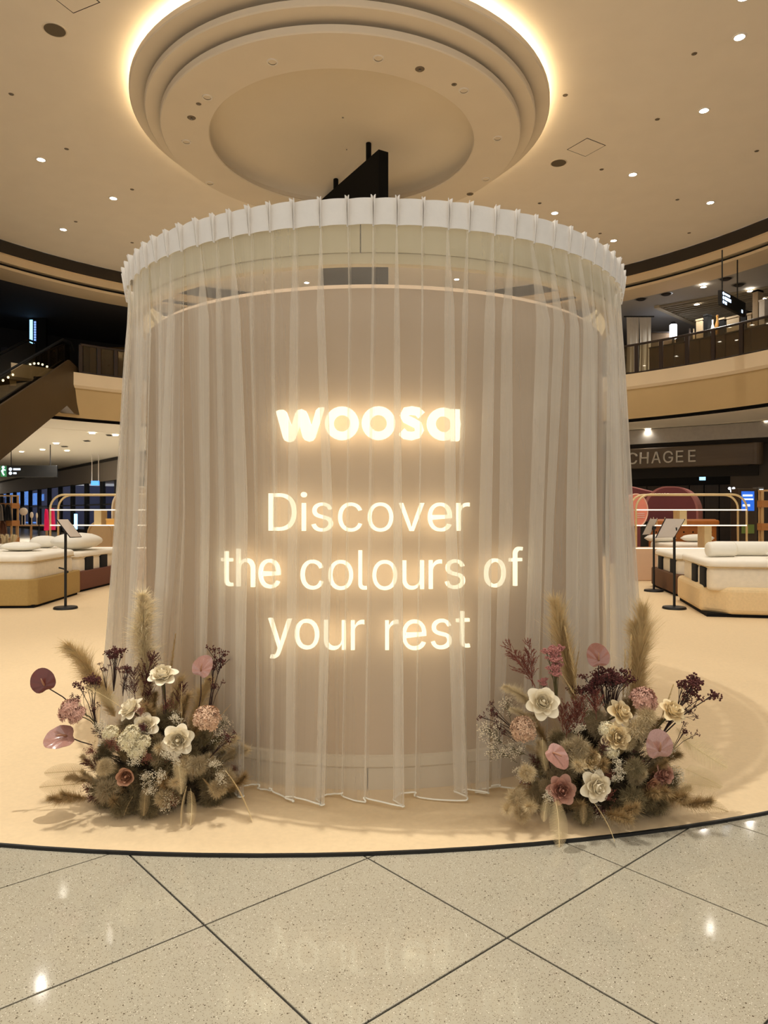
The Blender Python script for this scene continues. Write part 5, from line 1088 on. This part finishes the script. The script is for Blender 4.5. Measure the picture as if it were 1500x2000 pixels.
# leather bed and its headboard
M_lea=mat('leather_cognac',(172,100,36),.45,var=.08,scale=8); hb=thing('leather_bed','cognac leather bed with buttoned headboard behind the right shelf frame','bed',(7.85,18.75,SZ))
MB().rbox(0,.1,1.75,.16,0,1.36,.05,.04,4).build('headboard',M_lea,hb,auto=50); MB().rbox(0,.02,1.80,.24,1.20,1.34,.06,.05,4).build('top_roll',M_lea,hb,auto=50)
for k in range(7): MB().ball((-.72+k*.24,.015,1.02),.022,5).build('button',M_blackmatte,hb)
MB().rbox(-.1,-.95,1.75,1.75,.05,.42,.06,.03,3).build('base',M_lea,hb,auto=50); MB().rbox(-.1,-.95,1.7,1.7,.42,.78,.12,.06,4).build('mattress',M_top,hb,auto=60)
pillow('flat white pillow on the leather bed, seen between the right shelf boards',(8.0,18.3,SZ+.78),0,.85,.42,.2); pillow('flat white pillow on the leather bed, left one behind the stands',(7.05,18.3,SZ+.78),0,.8,.42,.2)

# ---------------------------------------------------------------- arched shelf frames
M_frame=mat('frame_champagne',(222,196,146),.4,metal=.2); M_led=mat('shelf_led',(255,248,232),.5,emit=(255,236,200),es=1.3); M_board=mat('shelf_board',(236,222,200),.6); M_pl=mat('plinth_pink',(216,180,148),.7,var=.02)
def frame(label,loc,rz,Wd=2.55):
    t=thing('shelf_frame',label,'shelf',loc,rz,'arched shelf frames at the back of the stage'); r=.32; H=1.94
    MB().box(0,Wd,-.02,.5,0,.74,b=.02).build('plinth',M_pl,t); MB().box(-.01,Wd+.01,-.04,-.02,.725,.745).build('light_edge',M_led,t)
    for y in (.04,.44):
        path=[(.03,y,.74)]+[(.03+r-r*math.cos(a),y,H-r+r*math.sin(a)) for a in [PI/2*k/7 for k in range(8)]]+[(Wd-.03-r+r*math.sin(a),y,H-r+r*math.cos(a)) for a in [PI/2*k/7 for k in range(8)]]+[(Wd-.03,y,.74)]
        MB().tube(path,.024,8).build('arch_tube',M_frame,t,smooth=True)
    for z in (1.25,1.60):
        MB().box(.03,Wd-.03,.04,.44,z-.02,z).build('shelf_plate',M_board,t); MB().box(.03,Wd-.03,.018,.038,z-.018,z+.006).build('light_edge',M_led,t)
    MB().box(Wd*.62,Wd*.62+.16,.06,.42,.74,1.23).build('divider',M_frame,t); MB().box(Wd*.40,Wd*.40+.16,.06,.42,1.25,1.58).build('divider',M_frame,t); return t
frame('champagne arched shelf frame with glowing shelves on the right, behind the two stands',(W(1241,0,16.1).x,16.1,SZ),0); frame('champagne arched shelf frame with glowing shelves on the left, behind the plump pillow',(W(94,0,16.3).x,16.3,SZ),0)
for x,z in ((W(1247,0,16.3).x,0),):
    for k,dx in enumerate((.30,.36,.44,.62)): 
        t=thing('candlestick',['first','second','third','fourth'][k]+' slim brass candlestick from the left on the right shelf frame','candlestick',(x+dx,16.35,SZ+1.25),group='brass candlesticks on the right shelf frame'); h=.13+.02*(k%2); MB().lathe([(.001,0),(.028,0),(.028,.012),(.008,.02),(.007,h),(.012,h),(.012,h+.01),(.001,h+.01)],10).build('stick',M_frame,t); MB().cyl((0,0,h+.01),(0,0,h+.03),.006).build('candle_stub',M_white,t)
t=thing('gift_box','small orange box on the left shelf frame by the curtain','box',(W(217,0,16.5).x,16.5,SZ+1.25)); MB().box(-.09,.09,-.07,.07,0,.14,b=.008).build('body',mat('box_orange',(236,178,90),.6),t); MB().box(-.095,.095,-.075,.075,.11,.145).build('lid',mat('box_orange2',(240,190,110),.6),t)
# arched headboards on display at the left
M_hb=mat('headboard_beige',(196,166,124),.9,var=.03,bump=.15,bscale=300); M_hb2=mat('headboard_cream',(240,224,196),.9,var=.02)
def arch(label,loc,rz,Wd,H,th,m,m2,r=.5):
    t=thing('arched_headboard',label,'headboard',loc,rz,'arched headboards behind the left shelf frame'); P=[(-Wd/2,0)]+[(-Wd/2+r-r*math.cos(a),H-r+r*math.sin(a)) for a in [PI/2*k/9 for k in range(10)]]+[(Wd/2-r+r*math.sin(a),H-r+r*math.cos(a)) for a in [PI/2*k/9 for k in range(10)]]+[(Wd/2,0)]
    MB().prism(P,'y',0,th).build('panel',m,t); MB().tube([(x,0,z) for x,z in P],.028,6).build('piping',m2,t,smooth=True); return t
arch('tall beige arched headboard beside the curtain on the left',(-6.45,18.6,SZ),-.1,1.25,2.2,.3,M_hb,M_hb2,.55); arch('low tan arched headboard under the glowing shelves on the left',(-7.2,18.2,SZ),0,.62,1.30,.25,M_hb,M_hb,.3)

# ---------------------------------------------------------------- pink displays behind the right shelf frame
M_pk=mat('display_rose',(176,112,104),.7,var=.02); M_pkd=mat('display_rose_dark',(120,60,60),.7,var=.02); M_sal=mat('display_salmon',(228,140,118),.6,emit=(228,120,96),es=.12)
pd=thing('arch_display','large rose pink arch shaped display with small printed words','display',(W(1310,0,20).x,20.0,SZ),.18); r=.72; Wd=1.7; H=2.26
P=[(-Wd/2,0)]+[(-Wd/2+r-r*math.cos(a),H-r+r*math.sin(a)) for a in [PI/2*k/10 for k in range(11)]]+[(Wd/2-r+r*math.sin(a),H-r+r*math.cos(a)) for a in [PI/2*k/10 for k in range(11)]]+[(Wd/2,0)]
def sheared(P,d,off,m,nm,par,x0=0):
    n=len(P); vs=[(x+x0,0,z) for x,z in P]+[(x+off+x0,d,z) for x,z in P]
    return MB().add(vs,[tuple(range(n)),tuple(range(2*n-1,n-1,-1))]+[((i+1)%n,i,n+i,n+(i+1)%n) for i in range(n)]).build(nm,m,par)
sheared(P,.9,.75,M_pk,'arch_body',pd); sheared([(x*.9,z*.985) for x,z in P],.02,0,M_pkd,'face_panel',pd).location=(0,-.03,0)
wl=MB(); x0=-.5; z0=2.0; sc=.0011
for loops,dx in (([[(0,60),(14,60),(28,18),(40,50),(52,50),(64,18),(78,60),(92,60),(72,0),(58,0),(46,32),(34,0),(20,0)]],0),):
    for l in loops: wl.prism([((p[0]+dx)*sc+x0,p[1]*sc+z0) for p in l],'y',-.05,-.035)
def sring(cx,r0,r1,a0=0,a1=360):
    rr=[]
    for k in range(13):
        a=R_(a0+(a1-a0)*k/12); rr.append([(x0+(cx+r*math.cos(a))*sc,y,z0+(30+r*math.sin(a))*sc) for r,y in ((r0,-.05),(r1,-.05),(r1,-.035),(r0,-.035))])
    wl.rows(rr,True,True)
sring(126,15,32); sring(200,15,32); sring(340,15,32); wl.box(x0+358*sc,x0+374*sc,-.05,-.035,z0,z0+62*sc)
for a0,a1,dz in ((60,270,15),(-120,90,-15)):
    rr=[]
    for k in range(9):
        a=R_(a0+(a1-a0)*k/8); rr.append([(x0+(268+r*math.cos(a))*sc,y,z0+(30+dz+r*math.sin(a))*sc) for r,y in ((9,-.05),(22,-.05),(22,-.035),(9,-.035))])
    wl.rows(rr,True,True)
wl.build('lettering',M_white,pd)
pw=thing('wave_display','dark rose wave shaped display behind the salmon disc','display',(W(1262,0,21.5).x,21.5,SZ)); P=[(-1.1,0)]+[(-1.1+2.2*k/14,2.25+.11*math.sin(1.2+k/14*5.0)) for k in range(15)]+[(1.1,0)]
sheared(P,.3,.25,M_pk,'wave_body',pw); sheared([(x*.96,z*.99) for x,z in P],.02,0,M_pkd,'face_panel',pw).location=(0,-.03,0)
sd_=thing('disc_display','salmon pink upright disc display glowing beside the curtain','display',(W(1250,0,18.2).x-.1,18.2,SZ),.35); 
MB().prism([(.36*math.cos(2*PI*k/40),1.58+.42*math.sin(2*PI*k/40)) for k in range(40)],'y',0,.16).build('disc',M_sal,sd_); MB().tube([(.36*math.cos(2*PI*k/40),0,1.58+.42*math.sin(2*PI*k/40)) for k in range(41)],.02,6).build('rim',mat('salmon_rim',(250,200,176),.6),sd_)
MB().box(-.12,.12,-.02,.2,0,1.2).build('foot',M_pkd,sd_)
for z in (1.40,1.45,1.50): MB().box(.02,.26,-.012,-.001,z,z+.012).build('printed_line',M_white,sd_)
dc=thing('dark_console','dark green console below the pink displays','cabinet',(W(1290,0,19.2).x,19.4,SZ)); MB().box(-.9,.9,0,.3,0,1.25,b=.02).build('body',mat('console_dark',(46,48,40),.7),dc); MB().box(-.93,.93,-.03,.33,1.25,1.29).build('top',M_black,dc)

# ---------------------------------------------------------------- lectern stands
M_sheet=mat('sign_sheet',(216,204,192),.6,var=.01)
def stand(label,px,py,board,back):
    p=onfloor(px,py-2,SZ); d=p.y; t=thing('sign_stand',label,'sign stand',(p.x,d,SZ),group='black sign stands beside the beds')
    MB().lathe([(.001,0),(.175,0),(.185,.012),(.175,.035),(.03,.045),(.001,.045)],28).build('base',M_black,t,auto=40)
    w4=[W(*b) for b in board]; cen=sum(w4,Vector())/4; w4=[v+Vector((0,.09 if back else 0,0)) for v in w4]; top=Vector((0,0,cen.z-SZ-.04)); MB().cyl((0,0,.04),top,.021,n=12).build('pole',M_black,t)
    q=[v-t.location for v in w4]; nn=(q[1]-q[0]).cross(q[3]-q[0]).normalized()
    def slab(o,s,m,nm):
        c=sum(q,Vector())/4; k=[c+(v-c)*s for v in q]; a=[v+nn*o for v in k]; b=[v+nn*(o+.006) for v in k]; MB().rows([a,b],True,True).build(nm,m,t)
    sg=-1 if nn.y>0 else 1
    slab(.004*sg-.003,.95,M_sheet,'sheet'); slab(-.004*sg-.003,1.0,M_sheet if back else M_black,'board')
    MB().ball(top,.035,6).box(-.03,.03,-.04,.02,top.z,top.z+.05).build('clamp',M_black,t)
    q2=[v for v in q]
    for i in (0,2) if not back else (0,2):
        MB().tube([q2[(i+3)%4] if i==0 else q2[1],q2[0] if i==0 else q2[2]],.008,5).build('edge_strip',M_black,t)
    return t
stand('black sign stand with tilted pale board beside the olive bed on the left',128,1191,((110,1014,11.2),(132,1014,11.5),(159,1049,11.6),(137,1050,11.2)),False)
stand('black sign stand with tilted pale board in front of the cream bed on the right',1317,1191,((1304,1013,11.25),(1342,1014,11.45),(1321,1050,11.3),(1285,1051,11.1)),True)
stand('smaller looking black sign stand farther back, beside the brown bed on the right',1277,1157,((1272,1014,13.6),(1287,1014,14.0),(1273,1044,13.9),(1257,1045,13.5)),True)

# ---------------------------------------------------------------- far left corner: rack, table, ornaments
t=shelf('pale wooden clothes rack frame at the left picture edge',(W(4,0,23).x-.7,23,SZ)); 
def garment(label,px,y0,y1,d,m,w=.3,cat='garment',name='hanging_garment',group=None):
    a=W(px,y0,d); b=W(px,y1,d); t=thing(name,label,cat,(a.x,d,b.z),0,group); h=a.z-b.z; rows=[]
    for i in range(7):
        u=i/6; ww=w*(.5+.5*(1-u)**.6) if u<.99 else w*.2; rows.append([(ww*(j/8-.5)*1.0,.05*math.sin(j*2.1+u)+(.03 if s_ else -.03),h*u) for s_ in (0,1) for j in (range(9) if not s_ else range(8,-1,-1))])
    MB().rows(rows,True,True).build('cloth',m,t,auto=60); MB().tube([(-w*.25,0,h*.97),(0,0,h*1.03),(w*.25,0,h*.97)],.008,5).build('hanger',M_black,t); return t
M_bk=mat('cloth_black',(24,22,24),.9); M_br=mat('cloth_brown',(104,66,44),.9,var=.1,stretch=(20,20,1)); M_pink=mat('cloth_magenta_glow',(238,60,130),.7,var=.06,emit=(230,30,100),es=.12); M_gy=mat('cloth_grey',(120,112,104),.9)  # magenta cloth has a faint glow put into its colour
garment('black garment with pale edge hanging on the left rack',16,986,1017,22.8,M_bk,.26); garment('black garment on the left rack at the picture edge',6,985,1017,22.9,M_bk,.2); garment('grey garment on the left rack between the black ones',1,985,1017,22.7,M_gy,.2)
garment('brown trousers hanging low on the left rack',6,1017,1062,22.8,M_br,.34)
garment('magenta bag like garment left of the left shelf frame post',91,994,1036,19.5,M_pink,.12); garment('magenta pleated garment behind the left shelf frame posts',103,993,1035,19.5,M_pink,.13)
gr=thing('garment_rail','thin dark garment rail holding the magenta garments at the left','clothes rail',(W(97,0,19.5).x,19.5,SZ)); zr=W(0,992,19.5).z-SZ
MB().cyl((-.3,0,zr),(.3,0,zr),.012).build('bar',M_black,gr)
for x in (-.29,.29): MB().cyl((x,0,0),(x,0,zr),.012).build('post',M_black,gr); MB().box(x-.02,x+.02,-.2,.2,0,.03).build('foot',M_black,gr)
tb_=thing('side_table','slim wooden table holding round ornaments behind the olive bed','table',(W(62,0,24).x,24,SZ)); zt=W(0,1025,24).z-SZ; MB().box(-.58,.58,-.25,.25,zt-.04,zt).build('table_top',mat('table_ash',(190,152,106),.5),tb_)
for x in (-.5,-.02,.5): MB().box(x-.025,x+.025,-.03,.03,0,zt-.04).build('leg',mat('table_ash'),tb_)
def ornament(label,px,py,r,sq,n):
    p=W(px,py,24); t=thing('ornament_disc',label,'ornament',(p.x,24,SZ+zt),group='round ornaments on the slim table'); h=p.z-SZ-zt
    MB().ball((0,0,h),r,10,sq=(sq,.35,.9)).build('disc',M_board,t); 
    for dx in ([-.35*r,.35*r] if n==2 else [0]): MB().cyl((dx,0,0),(dx,0,h-r*.6),.012).build('stick',M_board,t)
ornament('large round ornament disc on two sticks on the slim table',46,999,.145,1,2); ornament('small ornament disc on a stick, middle of the slim table',62,1006,.12,.5,1); ornament('slimmest ornament disc on a stick, right on the slim table',72,1007,.11,.3,1)
t=thing('light_tube','upright icy white light tube behind the left shelf frame','lamp',(W(148,0,24).x,24,SZ)); z0=W(0,1034,24).z-SZ; MB().box(-.04,.04,-.04,.04,z0,z0+.52).build('lit_tube',M_blue,t); MB().cyl((0,0,0),(0,0,z0),.02).build('post',M_black,t)
dp=thing('dried_bouquet','small dried pampas bouquet behind the olive bed at the left','flowers',(W(16,0,15).x,15,SZ)); 
MB().lathe([(.001,0),(.09,0),(.12,.3),(.06,.62),(.07,.66),(.05,.62)],16).build('vase',M_white,dp,auto=40)
for k in range(4): obj('pampas_plume',K['pamA'][0][1],dp,(0,0,.62),(.25*math.cos(k*1.6),.3*math.sin(k*1.6),k),).scale=(.9,)*3
